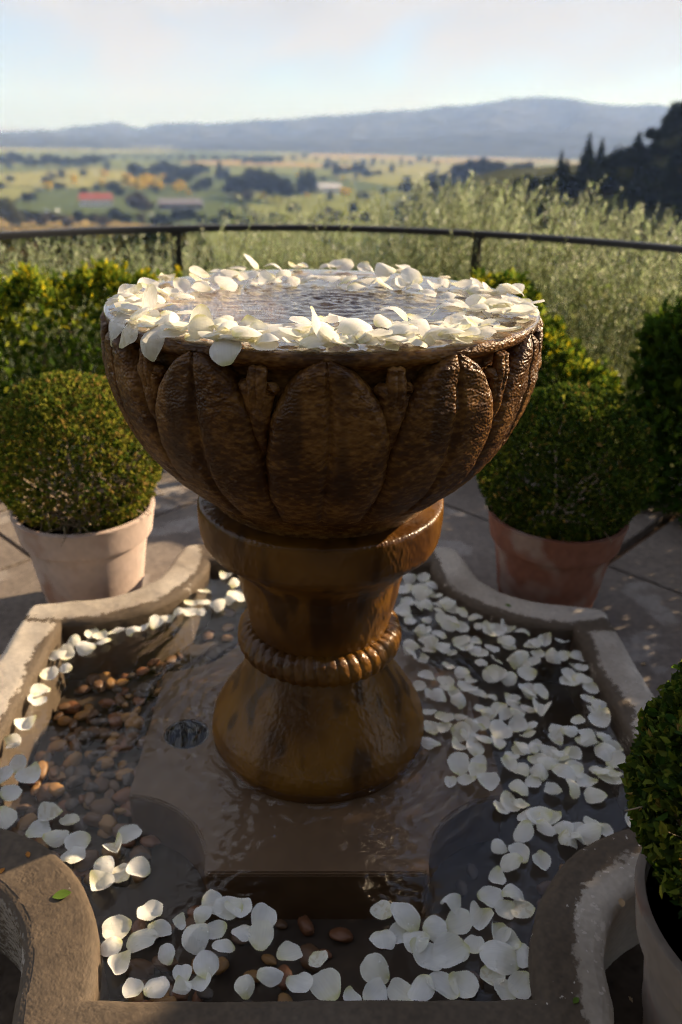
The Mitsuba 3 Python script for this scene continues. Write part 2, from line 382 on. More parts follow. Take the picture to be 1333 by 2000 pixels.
FRONT_RIGHT = [(.093,1.028,0),(.137,1.013,1),(.091,.968,0),(.121,.979,0),(.15,.967,0),(.077,.903,1),(.036,.861,0),(.074,.867,0),(.119,.872,0),(.152,.877,0),(.189,.885,1),(.165,.938,1),(.186,.988,0),(.222,1.045,0),(.232,1.007,0),(.27,1.011,1),(.211,.946,1),(.254,.962,0),(.293,.983,0),(.297,1.063,0),(.318,1.104,0),(.321,1.036,0),(.343,1.068,0),(.354,1.037,0),(.314,.968,0),(.294,.934,1),(.336,.942,0),(.226,.89,1),(.276,.905,0),(.291,.876,0),(.321,.89,0)]
RIM_BACK = [(np.float64(-.277),1.627,0),(np.float64(-.266),1.715,0),(np.float64(-.241),1.65,0),(np.float64(-.247),1.748,0),(np.float64(-.23),1.761,0),(np.float64(-.211),1.775,0),(np.float64(-.199),1.685,0),(np.float64(-.187),1.736,0),(np.float64(-.171),1.791,1),(np.float64(-.167),1.719,0),(np.float64(-.152),1.741,0),(np.float64(-.14),1.785,0),(np.float64(-.114),1.736,0),(np.float64(-.083),1.762,0),(np.float64(-.059),1.776,0),(np.float64(-.034),1.779,0),(np.float64(-.003),1.816,1),(np.float64(-.001),1.732,0),(.025,1.777,0),(.024,1.7,0),(.045,1.759,0),(.082,1.796,1),(.065,1.693,0),(.081,1.685,0),(.11,1.728,0),(.123,1.71,0),(np.float64(-.358),1.576,0),(np.float64(-.34),1.572,0),(np.float64(-.328),1.634,0),(np.float64(-.311),1.556,0),(np.float64(-.31),1.701,0),(np.float64(-.299),1.695,0),(np.float64(-.284),1.606,0),(.138,1.727,0),(.144,1.677,0),(.163,1.625,0),(.202,1.744,0),(.185,1.719,0),(.197,1.585,0)]
RIM_RIGHT = [(.245,1.748,0),(.231,1.641,0),(.254,1.658,0),(.261,1.594,0),(.272,1.68,0),(.288,1.662,0),(.302,1.637,0),(.319,1.653,0),(.27,1.535,0),(.244,1.509,0),(.263,1.478,0),(.301,1.55,0),(.211,1.551,0),(.216,1.506,1),(.235,1.486,0),(.244,1.434,0),(.277,1.502,0),(.321,1.565,0),(.325,1.53,0),(.296,1.44,0),(.268,1.397,0),(.269,1.314,1),(.236,1.252,0),(.226,1.318,1),(.202,1.265,0),(.198,1.351,0),(.18,1.238,1),(.188,1.407,0),(.172,1.426,0),(.171,1.348,0),(.149,1.383,0),(.156,1.311,0),(.124,1.316,1),(.127,1.4,0),(.105,1.314,0),(.104,1.239,0),(.117,1.187,0),(.133,1.211,0),(.091,1.177,0)]
RIM_FRONT = [(np.float64(-.217),1.33,0),(np.float64(-.182),1.241,0),(np.float64(-.201),1.308,0),(np.float64(-.185),1.169,0),(np.float64(-.156),1.289,1),(np.float64(-.152),1.213,0),(np.float64(-.164),1.176,0),(np.float64(-.131),1.141,1),(np.float64(-.135),1.291,0),(np.float64(-.114),1.227,1),(np.float64(-.095),1.319,0),(np.float64(-.08),1.285,0),(np.float64(-.07),1.322,0),(np.float64(-.058),1.288,0),(np.float64(-.077),1.231,0),(np.float64(-.057),1.172,1),(np.float64(-.081),1.132,0),(np.float64(-.046),1.117,0),(np.float64(-.043),1.349,0),(np.float64(-.03),1.338,0),(np.float64(-.005),1.379,0),(np.float64(-.016),1.27,0),(np.float64(-.01),1.217,0),(np.float64(-.026),1.19,0),(np.float64(-.003),1.168,1),(.004,1.14,0),(.028,1.274,0),(.011,1.179,0),(.029,1.2,0),(.049,1.244,0),(.061,1.373,1),(.066,1.325,0),(.087,1.376,0),(.098,1.34,0),(.065,1.184,1),(.087,1.167,0),(.082,1.236,0),(.091,1.27,0)]
RIM_LEFT = [(np.float64(-.398),1.36,0),(np.float64(-.384),1.372,0),(np.float64(-.394),1.499,0),(np.float64(-.392),1.443,0),(np.float64(-.384),1.536,0),(np.float64(-.353),1.505,0),(np.float64(-.326),1.44,0),(np.float64(-.313),1.453,0),(np.float64(-.354),1.437,0),(np.float64(-.356),1.385,0),(np.float64(-.36),1.355,0),(np.float64(-.361),1.299,0),(np.float64(-.34),1.31,0),(np.float64(-.32),1.34,0),(np.float64(-.334),1.367,0),(np.float64(-.343),1.241,0),(np.float64(-.311),1.181,1),(np.float64(-.335),1.258,0),(np.float64(-.287),1.199,1),(np.float64(-.292),1.28,0),(np.float64(-.29),1.344,0),(np.float64(-.26),1.225,1),(np.float64(-.275),1.364,0),(np.float64(-.247),1.303,0),(np.float64(-.232),1.269,0),(np.float64(-.233),1.331,0),(np.float64(-.22),1.221,0),(np.float64(-.22),1.168,0),(np.float64(-.205),1.192,0),(np.float64(-.185),1.164,0)]
VALLEY_TREES = [(-824,2024,26.8,'d'),(-799,2000,27.4,'d'),(-764,1948,19.3,'d'),(-809,2107,32.3,'d'),(-773,2052,22.7,'d'),(-697,1888,24.1,'d'),(-698,1930,24.7,'d'),(-702,1983,20.8,'d'),(-689,1992,31.0,'d'),(-686,2027,29.7,'d'),(-661,1999,19.7,'d'),(-642,1986,27.0,'d'),(-665,2109,20.3,'d'),(-608,1976,25.2,'d'),(-606,2019,31.6,'d'),(-593,2029,32.3,'d'),(-736,2603,16.5,'d'),(-705,2613,17.8,'d'),(-648,2521,9.7,'d'),(-670,2748,11.8,'d'),(-587,2541,12.8,'d'),(-579,2654,12.1,'d'),(-556,2712,13.2,'d'),(-535,2784,15.5,'d'),(-491,2739,18.3,'d'),(-455,2735,18.5,'d'),(-416,2708,19.0,'d'),(-392,2789,11.4,'d'),(-352,2756,19.0,'d'),(-318,2768,15.3,'d'),(-291,2854,12.1,'d'),(-253,2843,15.7,'d'),(-233,3060,11.4,'d'),(-183,2890,20.2,'d'),(-161,3201,20.2,'d'),(-117,3107,12.5,'d'),(-66,2699,21.2,'d'),(-35,2510,12.2,'d'),(-9,2617,12.8,'d'),(18,2599,15.7,'d'),(45,2559,22.3,'d'),(76,2716,23.9,'d'),(109,2816,14.1,'d'),(134,2720,13.1,'d'),(174,2909,18.5,'d'),(194,2756,14.7,'d'),(244,3029,24.9,'d'),(267,2926,25.2,'d'),(276,2704,16.9,'d'),(-292,2466,24.3,'d'),(-271,2480,24.9,'d'),(-249,2495,26.2,'d'),(-227,2511,25.9,'d'),(-204,2526,25.7,'d'),(-383,1545,32.2,'d'),(-375,1569,26.0,'d'),(-353,1541,23.1,'d'),(-355,1617,34.1,'d'),(-333,1585,27.8,'d'),(-338,1683,27.7,'d'),(-304,1588,20.9,'d'),(-289,1588,29.0,'d'),(-292,1695,30.8,'d'),(-345,1333,22.2,'y'),(-327,1289,24.5,'y'),(-326,1368,17.9,'y'),(-298,1263,25.6,'y'),(-295,1301,23.2,'y'),(-298,1393,21.5,'y'),(-245,1225,16.1,'y'),(-242,1248,19.3,'y'),(-444,1576,16.8,'y'),(-219,1181,9.9,'y'),(-111,1121,13.4,'y'),(-58,1203,8.6,'y'),(-300,1228,20.5,'y'),(-273,1238,17.7,'y'),(-274,1334,23.8,'d'),(-260,1366,27.6,'d'),(-354,1210,14.4,'d'),(-320,1178,19.7,'d'),(-295,1109,15.9,'d'),(-218,1329,22.1,'d'),(-154,1172,32.2,'d'),(-144,1206,28.8,'d'),(-149,1354,35.4,'d'),(-110,1148,34.3,'d'),(-101,1170,36.3,'d'),(-88,1128,32.3,'d'),(-76,1105,26.4,'d'),(-142,1157,20.7,'d'),(-379,1015,14.6,'d'),(-53,2169,23.0,'d'),(-23,1814,27.8,'d'),(-2,1968,18.5,'d'),(20,1857,30.7,'d'),(35,1755,22.8,'d'),(84,1228,21.9,'d'),(-23,1486,10.6,'d'),(6,933,16.8,'d'),(-58,917,16.6,'d'),(66,1927,15.9,'d'),(102,2075,22.0,'d'),(-242,1630,38.6,'c'),(-229,1636,27.1,'c'),(-69,1285,38.2,'c'),(-61,1311,40.6,'c'),(-55,1338,35.0,'c'),(-136,1321,39.3,'c'),(-230,935,22.5,'b'),(-216,908,19.7,'b'),(-130,1115,14.7,'b'),(-254,998,14.4,'b'),(-272,787,12.4,'b'),(-23,957,10.3,'b'),(-289,771,15.4,'d'),(-277,768,12.3,'b'),(-274,791,11.0,'d'),(-253,761,12.0,'b'),(-249,786,15.1,'d'),(-238,786,12.9,'d'),(-222,772,12.3,'b'),(-219,800,17.0,'d'),(-206,795,12.3,'d'),(-195,800,12.1,'b'),(-181,788,11.2,'d'),(-168,780,15.5,'d'),(-160,800,17.3,'d'),(-152,816,16.7,'d'),(-135,789,14.0,'d'),(-125,795,10.9,'d'),(-116,815,17.4,'d'),(-102,797,13.3,'d'),(-97,807,10.9,'d'),(-87,828,12.7,'d'),(-74,829,13.7,'d'),(-61,834,11.8,'d'),(-49,850,8.3,'b'),(-34,812,11.7,'b'),(-22,852,15.1,'b'),(-9,829,16.7,'b'),(4,852,10.3,'d'),(17,830,16.8,'d'),(31,835,8.5,'b'),(45,853,10.1,'d'),(58,853,8.4,'b'),(74,880,13.3,'d'),(85,854,13.1,'d'),(-314,769,27.0,'g'),(-298,746,23.6,'g'),(-293,755,11.9,'g'),(233,1225,30.6,'g'),(143,1267,33.9,'d'),(154,1230,40.3,'d'),(172,1255,44.9,'d'),(181,1218,46.5,'d'),(204,1245,46.0,'d'),(227,1273,41.7,'d'),(133,1308,31.1,'d'),(177,1119,33.4,'d'),(219,1131,33.8,'d')]
BUILDINGS = {'red': (-297, 1008, 38, 14.5, 16), 'grey': (-195, 993, 50, 11.9, 15), 'white': (-30, 1334, 38, 15.1, 19)}
VANS = [(-324, 917), (-316, 926), (-255, 916), (-211, 909), (-179, 942), (-142, 945)]

# ------------------------------------------------------------------ ground, valley, mountains
VALLEY = -80.0
AZ_HILL = np.array([2, 5, 8, 10, 12, 14, 16, 18, 19.5, 22, 30, 45, 60, 80, 100, 110.0])
EL_HILL = np.array([-14, -9, -5.0, -3.8, -3.5, -3.1, -2.4, -1.2, .1, 1.3, 2.6, 3.6, 3.2, 2, -4, -14.0])


def ground_z(x, y):
    x, y = np.asarray(x, float), np.asarray(y, float)
    r = np.hypot(x - FX, y - FY)
    z = np.where(r < 2.69, -.06, np.interp(r, [2.69, 8, 25, 60, 150, 300, 540], [-.12, -2.0, -5.6, -10.5, -23, -46, -80]))
    z = np.maximum(z, VALLEY + 0 * z)
    k = np.clip((z - VALLEY) / 25, 0, 1)
    az, d = np.degrees(np.arctan2(x, y)), np.hypot(x, y)
    el = np.interp(az, AZ_HILL, EL_HILL, left=-14, right=-14)
    ridge = np.maximum(CAM_Z + 330 * np.tan(np.radians(el)), VALLEY)
    t = np.clip((d - 110) / 220, 0, 1)
    t = t * t * (3 - 2 * t)
    back = np.clip((1500 - d) / 800, 0, 1)
    hill = VALLEY + (ridge - VALLEY) * t * back * back * (3 - 2 * back)
    return np.maximum(z, hill)


rr = np.r_[0.0, 1.9, 2.62, 2.68, 2.70, np.geomspace(2.8, 420, 90), np.geomspace(440, 13000, 60)[:-1] * 1.0, 12900.0]
aa = np.linspace(-np.pi, np.pi, 361)[:-1]
A, R = np.meshgrid(aa, rr, indexing='ij')
X, Y = FX + R * np.sin(A), FY + R * np.cos(A)
Z = ground_z(X, Y)
gm = fix(np.stack([X, Y, Z], -1).reshape(-1, 3), grid_faces(len(aa), len(rr), wrap_u=True))
if gm.face_normals[:, 2].mean() < 0:
    gm.invert()
put('valley_ground', gm, 'mat_valley', smooth=True)
tag('valley_ground', 'green and gold vineyard fields on the valley floor below the terrace', 'ground', kind='structure')

AZM = np.array([-60, -40, -30, -21.6, -19.8, -18.3, -17.1, -14.5, -13.4, -11.8, -9.3, -7, -4.7, -1.45, 1.8, 4.7, 7.9, 10.1, 12, 14.1, 16.3, 19, 22, 30, 45, 60, 80.0])
ELM = np.array([.6, .3, -.1, -.37, -.22, -.19, .06, .41, .14, .38, .44, .58, .78, 1.05, 1.3, 1.55, 1.84, 2.16, 2.33, 2.27, 2.01, 1.95, 1.5, 1.8, 1.2, .8, .5])


def range_mesh(az0, az1, d0, d1, elf, seed, n=360, m=40, rough=1.0):
    az = np.radians(np.linspace(az0, az1, n))
    s = np.linspace(0, 1.35, m)
    AZ, S = np.meshgrid(az, s, indexing='ij')
    D = d0 + (d1 - d0) * S
    top = CAM_Z + d1 * np.tan(np.radians(elf(np.degrees(AZ))))
    h = np.where(S < 1, np.sin(S * np.pi / 2) ** 1.2, np.clip(1 - (S - 1) * 2.2, 0.1, 1))
    p = np.stack([AZ * 14, S * 2.2, 0 * AZ], -1)
    fl = 1 - np.abs(2 * meshkit.fbm(p, 5, seed) - 1)
    z = VALLEY - 1 + (top - VALLEY) * h + rough * (fl - .8) * 190 * np.sin(np.clip(S, 0, 1) * np.pi) + (meshkit.fbm(p * 6, 4, seed + 3) - .5) * 26 * rough * np.clip(S, 0, 1)
    v = np.stack([D * np.sin(AZ), D * np.cos(AZ), np.maximum(z, VALLEY - .5)], -1).reshape(-1, 3)
    mm = fix(v, grid_faces(n, m))
    if mm.face_normals[:, 2].mean() < 0:
        mm.invert()
    return mm


put('mountains', range_mesh(-60, 75, 5200, 9000, lambda a: np.interp(a, AZM, ELM), 11), 'mat_mountain', smooth=True)
tag('mountains', 'long blue mountain range under the pale sky beyond the valley', 'mountains', kind='structure')
put('foothills', range_mesh(-60, 40, 4300, 5600, lambda a: np.interp(a, [-60, -30, -21.6, -19, -16, -13, -10, -7, -4, 2, 7, 11, 15, 20, 40], [-.2, -.3, -.46, -.42, -.5, -.66, -.62, -.55, -.42, -.1, .25, .5, .45, .3, .2]), 23, n=320, m=24, rough=.35), 'mat_mountain', smooth=True)
tag('foothills', 'lower blue foothills in front of the long mountain range', 'hills', kind='structure')

# ------------------------------------------------------------------ trees of the valley and the hill (one unit tall, scaled)
TREE_COL = {'d': ([(.022, .030, .015), (.032, .040, .017), (.018, .025, .014)], [1, 1, 1]), 'y': ([(.80, .58, .05), (.66, .50, .07), (.40, .36, .07)], [2, 1, .6]),
            'c': ([(.020, .029, .017), (.027, .036, .020)], [1, 1]), 'b': ([(.10, .072, .045), (.075, .06, .035), (.05, .05, .025)], [1, 1, 1]),
            'g': ([(.10, .10, .030), (.07, .08, .028), (.15, .125, .035)], [1, 1, .5])}


def crown_mesh(kind, seed):
    r = np.random.default_rng(seed)
    pal, wt = TREE_COL[kind]
    vs, fs, cs, at = [], [], [], 0
    if kind == 'c':
        n = 1100
        h = r.uniform(.10, 1, n) ** .9
        rad = .24 * (1 - h) ** .85 * (.75 + .5 * ((h * 11) % 1)) * np.sqrt(r.uniform(.15, 1, n))
        a = r.uniform(0, 2 * np.pi, n)
        c = np.stack([rad * np.cos(a), rad * np.sin(a), h - .02], 1)
        size = .075 * (1.15 - h)
    else:
        k = 9
        bl = np.c_[r.normal(0, .17, (k, 2)), r.uniform(.38, .78, k)]
        br = r.uniform(.15, .25, k)
        bl[0], br[0] = [0, 0, .55], .30
        n = 1000
        i = r.integers(0, k, n)
        c = bl[i] + unit(r.normal(size=(n, 3))) * (br[i] * r.uniform(.65, 1.08, n))[:, None]
        c[:, 2] = np.clip(c[:, 2], .12, 1)
        size = np.full(n, .062)
        if kind == 'y':
            c[:, :2] *= .72
    nrm = unit(r.normal(size=(n, 3)))
    t1 = unit(np.cross(nrm, r.normal(size=(n, 3))))
    t2 = np.cross(nrm, t1)
    s = (size * r.uniform(.6, 1.3, n))[:, None]
    v = np.stack([c + t1 * s, c - t1 * s * .6 + t2 * s * .8, c - t1 * s * .5 - t2 * s * .9], 1).reshape(-1, 3)
    col = np.repeat(pick_colours(n, pal, wt, .18, r), 3, 0)
    return mikit.ply((v, np.arange(3 * n).reshape(-1, 3)), 'mat_tree', color=col)


CROWNS = {k: [crown_mesh(k, 50 + 7 * i + ord(k)) for i in range(3)] for k in TREE_COL}
TRUNK = mikit.ply(tube([[0, 0, -.04], [.004, 0, .2], [-.004, .006, .45], [0, 0, .7]], [.030, .024, .018, .008], 6), 'mat_bark')
TREE_TEXT = {'d': ('oak_tree', 'dark round tree standing in the rows and clumps of the valley floor', 'dark trees of the valley floor'),
             'y': ('poplar_tree', 'golden yellow autumn tree among dark trees in the valley', 'yellow autumn trees in the valley'),
             'c': ('conifer_tree', 'tall dark conifer rising from the dark tree clump in the valley', 'conifers of the valley clump'),
             'b': ('bare_tree', 'brown half bare tree among the valley trees above the rail', 'brown half bare trees in the valley'),
             'g': ('olive_tree', 'olive green leafy tree low in the valley just above the rail', 'olive green trees low in the valley')}
trng = np.random.default_rng(31)


def tree(x, y, h, kind, label=None, group=None, z=None, wide=1.0, name=None):
    nm, lab, grp = TREE_TEXT[kind]
    k = thing(name or nm, label or lab, 'tree', None if (label and not group) else (group or grp))
    z = float(ground_z(x, y)) if z is None else z
    w = h * wide * trng.uniform(.85, 1.2)
    m = T().translate([x, y, z]).rotate([0, 0, 1], float(trng.uniform(0, 360))).scale([w, w, h])
    put('crown', CROWNS[kind][int(trng.integers(0, 3))], None, parent=k, to_world=m)
    put('trunk', TRUNK, None, parent=k, to_world=m)
    return k


for x, y, h, kind in VALLEY_TREES:
    tree(x, y, h, kind, wide={'d': 1.1, 'y': 1.0, 'c': 1.2, 'b': 1.0, 'g': 1.0}[kind])
for j in range(85):
    az, el = trng.uniform(-22, 9), -(1.5 + 2.5 * trng.uniform(0, 1) ** 1.3)
    az += 2.2 * math.sin(el * 9.0)
    d = (CAM_Z - VALLEY) / math.tan(math.radians(-el))
    h = trng.uniform(9, 17)
    tree(d * math.sin(math.radians(az)), d * math.cos(math.radians(az)), h, 'ddddyddcbd'[j % 10], wide=1.15)
# brush and low trees down the slope, seen between the rail and the hedge at left
for j in range(26):
    az, d, tip = trng.uniform(-24, -9.5), trng.uniform(55, 210), trng.uniform(-6.9, -5.0)
    x, y = d * math.sin(math.radians(az)), d * math.cos(math.radians(az))
    z = float(ground_z(x, y))
    h = max(1.5, CAM_Z + d * math.tan(math.radians(tip)) - z)
    tree(x, y, h, 'dgbd'[j % 4], label='low bushy tree on the slope seen under the rail at left', group='low trees under the rail at left', wide=1.5, name='bushy_tree')
# the wooded hill at right
for az, tip, d, lab in ((13.6, -.45, 300, 'leftmost of the three dark conifers standing out on the wooded hill at right'), (15.15, .60, 320, 'tallest of the three dark conifers standing out on the wooded hill at right'),
                        (15.95, .34, 300, 'third of the dark conifers standing out left of the hill crest at right')):
    x, y = d * math.sin(math.radians(az)), d * math.cos(math.radians(az))
    z = float(ground_z(x, y))
    tree(x, y, CAM_Z + d * math.tan(math.radians(tip)) - z, 'c', label=lab, wide=.80)
n = 0
while n < 175:
    az, d = trng.uniform(8.5, 26), trng.uniform(205, 345)
    x, y = d * math.sin(math.radians(az)), d * math.cos(math.radians(az))
    z = float(ground_z(x, y))
    if z < VALLEY + 12:
        continue
    n += 1
    con = trng.uniform() < (.2 if az < 17.5 else .5) and az > 13
    h = trng.uniform(9, 14) if con else trng.uniform(6, 9.5)
    tree(x, y, h, 'c' if con else ('g' if trng.uniform() < .16 else 'd'), label='dark conifer in the shaded wood on the right hill' if con else 'broad tree in the shaded wood on the right hill',
         group='conifers of the wood on the right hill' if con else 'broad trees of the wood on the right hill', wide=1.0 if con else 1.5, name='hill_conifer_tree' if con else 'hill_oak_tree')

# ------------------------------------------------------------------ buildings and vans of the valley


def building(name, spec, roof_mat, wall_mat, label, roof_label):
    x, y, w, h, deg = spec
    k = thing(name, label, 'building')
    dpt, wall = w * .42, h * .55
    m = T().translate([x, y, VALLEY]).rotate([0, 0, 1], deg)
    put('wall', trimesh.creation.box((w, dpt, wall), T_np(0, 0, wall / 2)), wall_mat, parent=k, to_world=m)
    e = 1.2
    v = np.array([[-w / 2 - e, -dpt / 2 - e, wall + .02], [w / 2 + e, -dpt / 2 - e, wall + .02], [w / 2 + e, dpt / 2 + e, wall + .02], [-w / 2 - e, dpt / 2 + e, wall + .02],
                  [-w / 2 + 1, 0, h], [w / 2 - 1, 0, h]])
    f = [[0, 1, 5], [0, 5, 4], [1, 2, 5], [2, 3, 4], [2, 4, 5], [3, 0, 4], [0, 2, 1], [0, 3, 2]]
    put('roof', outward(fix(v, f), [0, 0, wall + .5]), roof_mat, parent=k, to_world=m)
    nw = int(w // 6)
    for i in range(nw):
        bx = -w / 2 + (i + .5) * w / nw
        put('window', trimesh.creation.box((1.8, .3, wall * .4), T_np(bx, -dpt / 2 - .1, wall * .5)), 'mat_dark', parent=k, to_world=m)
    labels[f'{k}__roof'] = {'label': roof_label}
    return k


def T_np(x, y, z):
    m = np.eye(4)
    m[:3, 3] = x, y, z
    return m


building('barn', BUILDINGS['red'], 'mat_roof_red', 'mat_wall', 'long white walled barn with a red roof in the valley at left', 'red roof')
building('farm_building', BUILDINGS['grey'], 'mat_roof_grey', 'mat_wall_dark', 'long low grey building among trees right of the red roofed barn', 'grey roof')
building('farm_house', BUILDINGS['white'], 'mat_roof_pale', 'mat_wall', 'white building with pale roof beside green fields in mid valley', 'pale roof')
for i, (x, y) in enumerate(VANS):
    k = thing('parked_van', 'small white van parked on the near valley floor below the red roofed barn', 'van', 'white vans parked in the valley')
    m = T().translate([x, y, VALLEY]).rotate([0, 0, 1], 20.0 + 37 * i)
    prof = Polygon([(-2.6, .4), (2.6, .4), (2.7, 1.2), (1.9, 1.5), (1.2, 2.5), (-2.6, 2.6)])
    b = trimesh.creation.extrude_polygon(prof, 2.0, engine='earcut')
    b.apply_transform(trimesh.transformations.rotation_matrix(np.pi / 2, [1, 0, 0]))
    b.apply_translation([0, 1, 0])
    put('body', b, 'mat_car_paint', parent=k, to_world=m)
    put('windscreen', trimesh.creation.box((.08, 1.7, .8), trimesh.transformations.compose_matrix(translate=[1.62, 0, 2.0], angles=[0, -.6, 0])), 'mat_dark', parent=k, to_world=m)
    for sx in (-1.6, 1.6):
        for sy in (-.95, .95):
            wm = trimesh.creation.cylinder(.42, .22, sections=14)
            wm.apply_transform(trimesh.transformations.compose_matrix(translate=[sx, sy, .42], angles=[np.pi / 2, 0, 0]))
            put('wheel', wm, 'mat_dark', parent=k, to_world=m)

# ------------------------------------------------------------------ terrace: paving slabs in a diagonal bond, soil in the front notches
TERRACE_R = 2.63
tr = lathe([(0.001, -.046), (TERRACE_R, -.046), (TERRACE_R + .002, -.3)], 96, (FX, FY))
if tr.face_normals[:, 2].sum() < 0:
    tr.invert()
put('pavement', tr, 'mat_mortar')
tag('pavement', 'round stone paved terrace around the fountain', 'pavement', kind='structure')


def rot_basin(pts, z=None):
    p = np.asarray(pts, float)
    return np.stack([FX + p[..., 0] * CYAW - p[..., 1] * SYAW, FY + p[..., 0] * SYAW + p[..., 1] * CYAW], -1)


hole = sbox(-.80, -.80, .80, .80)
front = [affinity.translate(Point(0, 0).buffer(.30, 32), sx * .73, -.73) for sx in (-1, 1)]
corner_soil = [sbox(-1.25, -1.6, -.42, -.46), sbox(.42, -1.6, 1.25, -.46)]
breaks = [-3.1, -1.5, 0, 1.5, 3.1]
c45 = math.sqrt(.5)
for i in range(4):
    for j in range(4):
        a0, a1, b0, b1 = breaks[i], breaks[i + 1], breaks[j], breaks[j + 1]
        g = .006
        ga, gb = g, g
        if a0 >= 1.5 and (b0 == 0 or b1 == 0):
            gb = .022
        q = [(a0 + ga, b0 + (gb if b0 == 0 else g)), (a1 - ga, b0 + (gb if b0 == 0 else g)), (a1 - ga, b1 - (gb if b1 == 0 else g)), (a0 + ga, b1 - (gb if b1 == 0 else g))]
        poly = Polygon([((a - b) * c45, (a + b) * c45) for a, b in q])
        poly = poly.intersection(Point(0, 0).buffer(TERRACE_R - .01, 64)).difference(hole)
        for c in corner_soil:
            poly = poly.difference(c)
        for part in getattr(poly, 'geoms', [poly]):
            if part.is_empty or part.area < .01:
                continue
            part = part.buffer(-.006).buffer(.006, 4)
            up = part.buffer(-.004)
            lo, hi = part, up
            s = join([trimesh.creation.extrude_polygon(lo, .036, engine='earcut'), trimesh.creation.extrude_polygon(hi, .004, engine='earcut').apply_translation([0, 0, .0362])])
            s.apply_translation([0, 0, -.0402])
            s.vertices[:, :2] = rot_basin(s.vertices[:, :2])
            put('slab', s, 'mat_slab', parent='pavement')
gx, gy = np.meshgrid(np.linspace(-1.3, 1.3, 160), np.linspace(-1.62, -.44, 90), indexing='ij')
gz = -.012 + .016 * meshkit.fbm(np.stack([gx * 16, gy * 16, 0 * gx], -1), 3, 4)
sv = np.concatenate([rot_basin(np.stack([gx, gy], -1)), gz[..., None]], -1).reshape(-1, 3)
sm = fix(sv, grid_faces(160, 90))
if sm.face_normals[:, 2].sum() < 0:
    sm.invert()
keep = np.abs((sm.triangles_center[:, 0] - FX)) > .40
sm.update_faces(keep)
put('soil', sm, 'mat_soil', smooth=True)
tag('soil', 'dark bare soil in the front notches outside the basin', 'soil', kind='structure')

# ------------------------------------------------------------------ basin: kerb, floor, water
Z_WATER, Z_KERB = .14, .18


def contour(L, w, r, nseg=26, narc=60):
    """Quatrefoil outline with concave corners about (.73, .73); every contour has the same count and matching points."""
    q = []
    a0 = math.asin(min(1, 0))
    c = .73
    side = [(x, L) for x in np.linspace(0, 1, nseg, endpoint=False)]
    top = [(t * w, L) for t in np.linspace(0, 1, nseg, endpoint=False)]
    arc_t = np.linspace(0, 1, narc)
    arc = []
    for t in arc_t:
        ang = np.pi + (np.pi / 2) * t
        arc.append((c + r * np.cos(ang), c + r * np.sin(ang)))
    # straight runs from the arm's corner to the start of the arc (none inside, short outside)
    run1 = [(w + (c - r - w) * t, L + (c - L) * t) for t in np.linspace(0, 1, 10, endpoint=False)]
    run2 = [(L + (c - L) * (1 - t), w + (c - r - w) * (1 - t)) for t in np.linspace(0, 1, 10)][1:]
    right = [(L, w * (1 - t)) for t in np.linspace(0, 1, nseg)][1:-1]
    quarter = np.array(top + run1 + arc + run2 + right)
    out = [quarter]
    for k in (1, 2, 3):
        a = -k * np.pi / 2
        R2 = np.array([[np.cos(a), -np.sin(a)], [np.sin(a), np.cos(a)]])
        out.append(quarter @ R2.T)
    p = np.vstack(out)
    for _ in range(3):
        p = .25 * np.roll(p, 1, 0) + .5 * p + .25 * np.roll(p, -1, 0)
    return p


inner, outer = contour(.73, .36, .37), contour(.850, .458, .243)
outer_n = outer
b = .020
width = np.linalg.norm(outer - inner, axis=1, keepdims=True)
cols = []
for t, z in [(0, -.03), (0, .06), (0, Z_WATER - .01), (0, Z_KERB - b)] + [(b * (1 - math.cos(x)), Z_KERB - b + b * math.sin(x)) for x in np.linspace(.25, np.pi / 2, 5)]:
    cols.append(np.c_[inner + (outer - inner) / width * t, np.full(len(inner), z)])
for s in np.linspace(.18, .82, 8):
    cols.append(np.c_[inner + (outer - inner) * s, np.full(len(inner), Z_KERB + .0015)])
for t, z in [(b * (1 - math.cos(x)), Z_KERB - b + b * math.sin(x)) for x in np.linspace(np.pi / 2, .0, 5)] + [(0, .09), (0, -.03)]:
    cols.append(np.c_[outer - (outer - inner) / width * t, np.full(len(inner), z)])
kv = np.stack(cols, 1)
nz = meshkit.fbm(kv * 26, 3, 8) - .5
kd = np.zeros_like(kv)
kd[..., 2] = nz * .006 * (kv[..., 2] > .1)
kd[..., :2] = ((outer - inner) / width)[:, None, :] * ((meshkit.fbm(kv * 18, 3, 9) - .5) * .008)[..., None]
kv = kv + kd
kv2 = np.concatenate([rot_basin(kv[..., :2]), kv[..., 2:]], -1)
km = fix(kv2.reshape(-1, 3), grid_faces(len(inner), len(cols), wrap_u=True))
up_faces = np.abs(km.face_normals[:, 2]) > .9
if km.face_normals[up_faces & (km.triangles_center[:, 2] > .15)][:, 2].mean() < 0:
    km.invert()
basin = thing('fountain_basin', 'four lobed concrete basin with a rounded kerb around the stone fountain', 'fountain basin')
put('kerb', km, 'mat_kerb', smooth=50, parent=basin)
fl = trimesh.creation.extrude_polygon(Polygon(rot_basin(inner * 1.01)).buffer(0), .02, engine='earcut')
fl.apply_translation([0, 0, -.04])
put('floor', fl, 'mat_floor', parent=basin)
labels[f'{basin}__kerb'] = {'label': 'pale kerb stained brown along the water'}
labels[f'{basin}__floor'] = {'label': 'dark floor under the water'}


def in_basin(x, y, m=0.0):
    x, y = np.abs(x), np.abs(y)
    return (np.maximum(x, y) < .73 - m) & (np.hypot(x - .73, y - .73) > .37 + m)


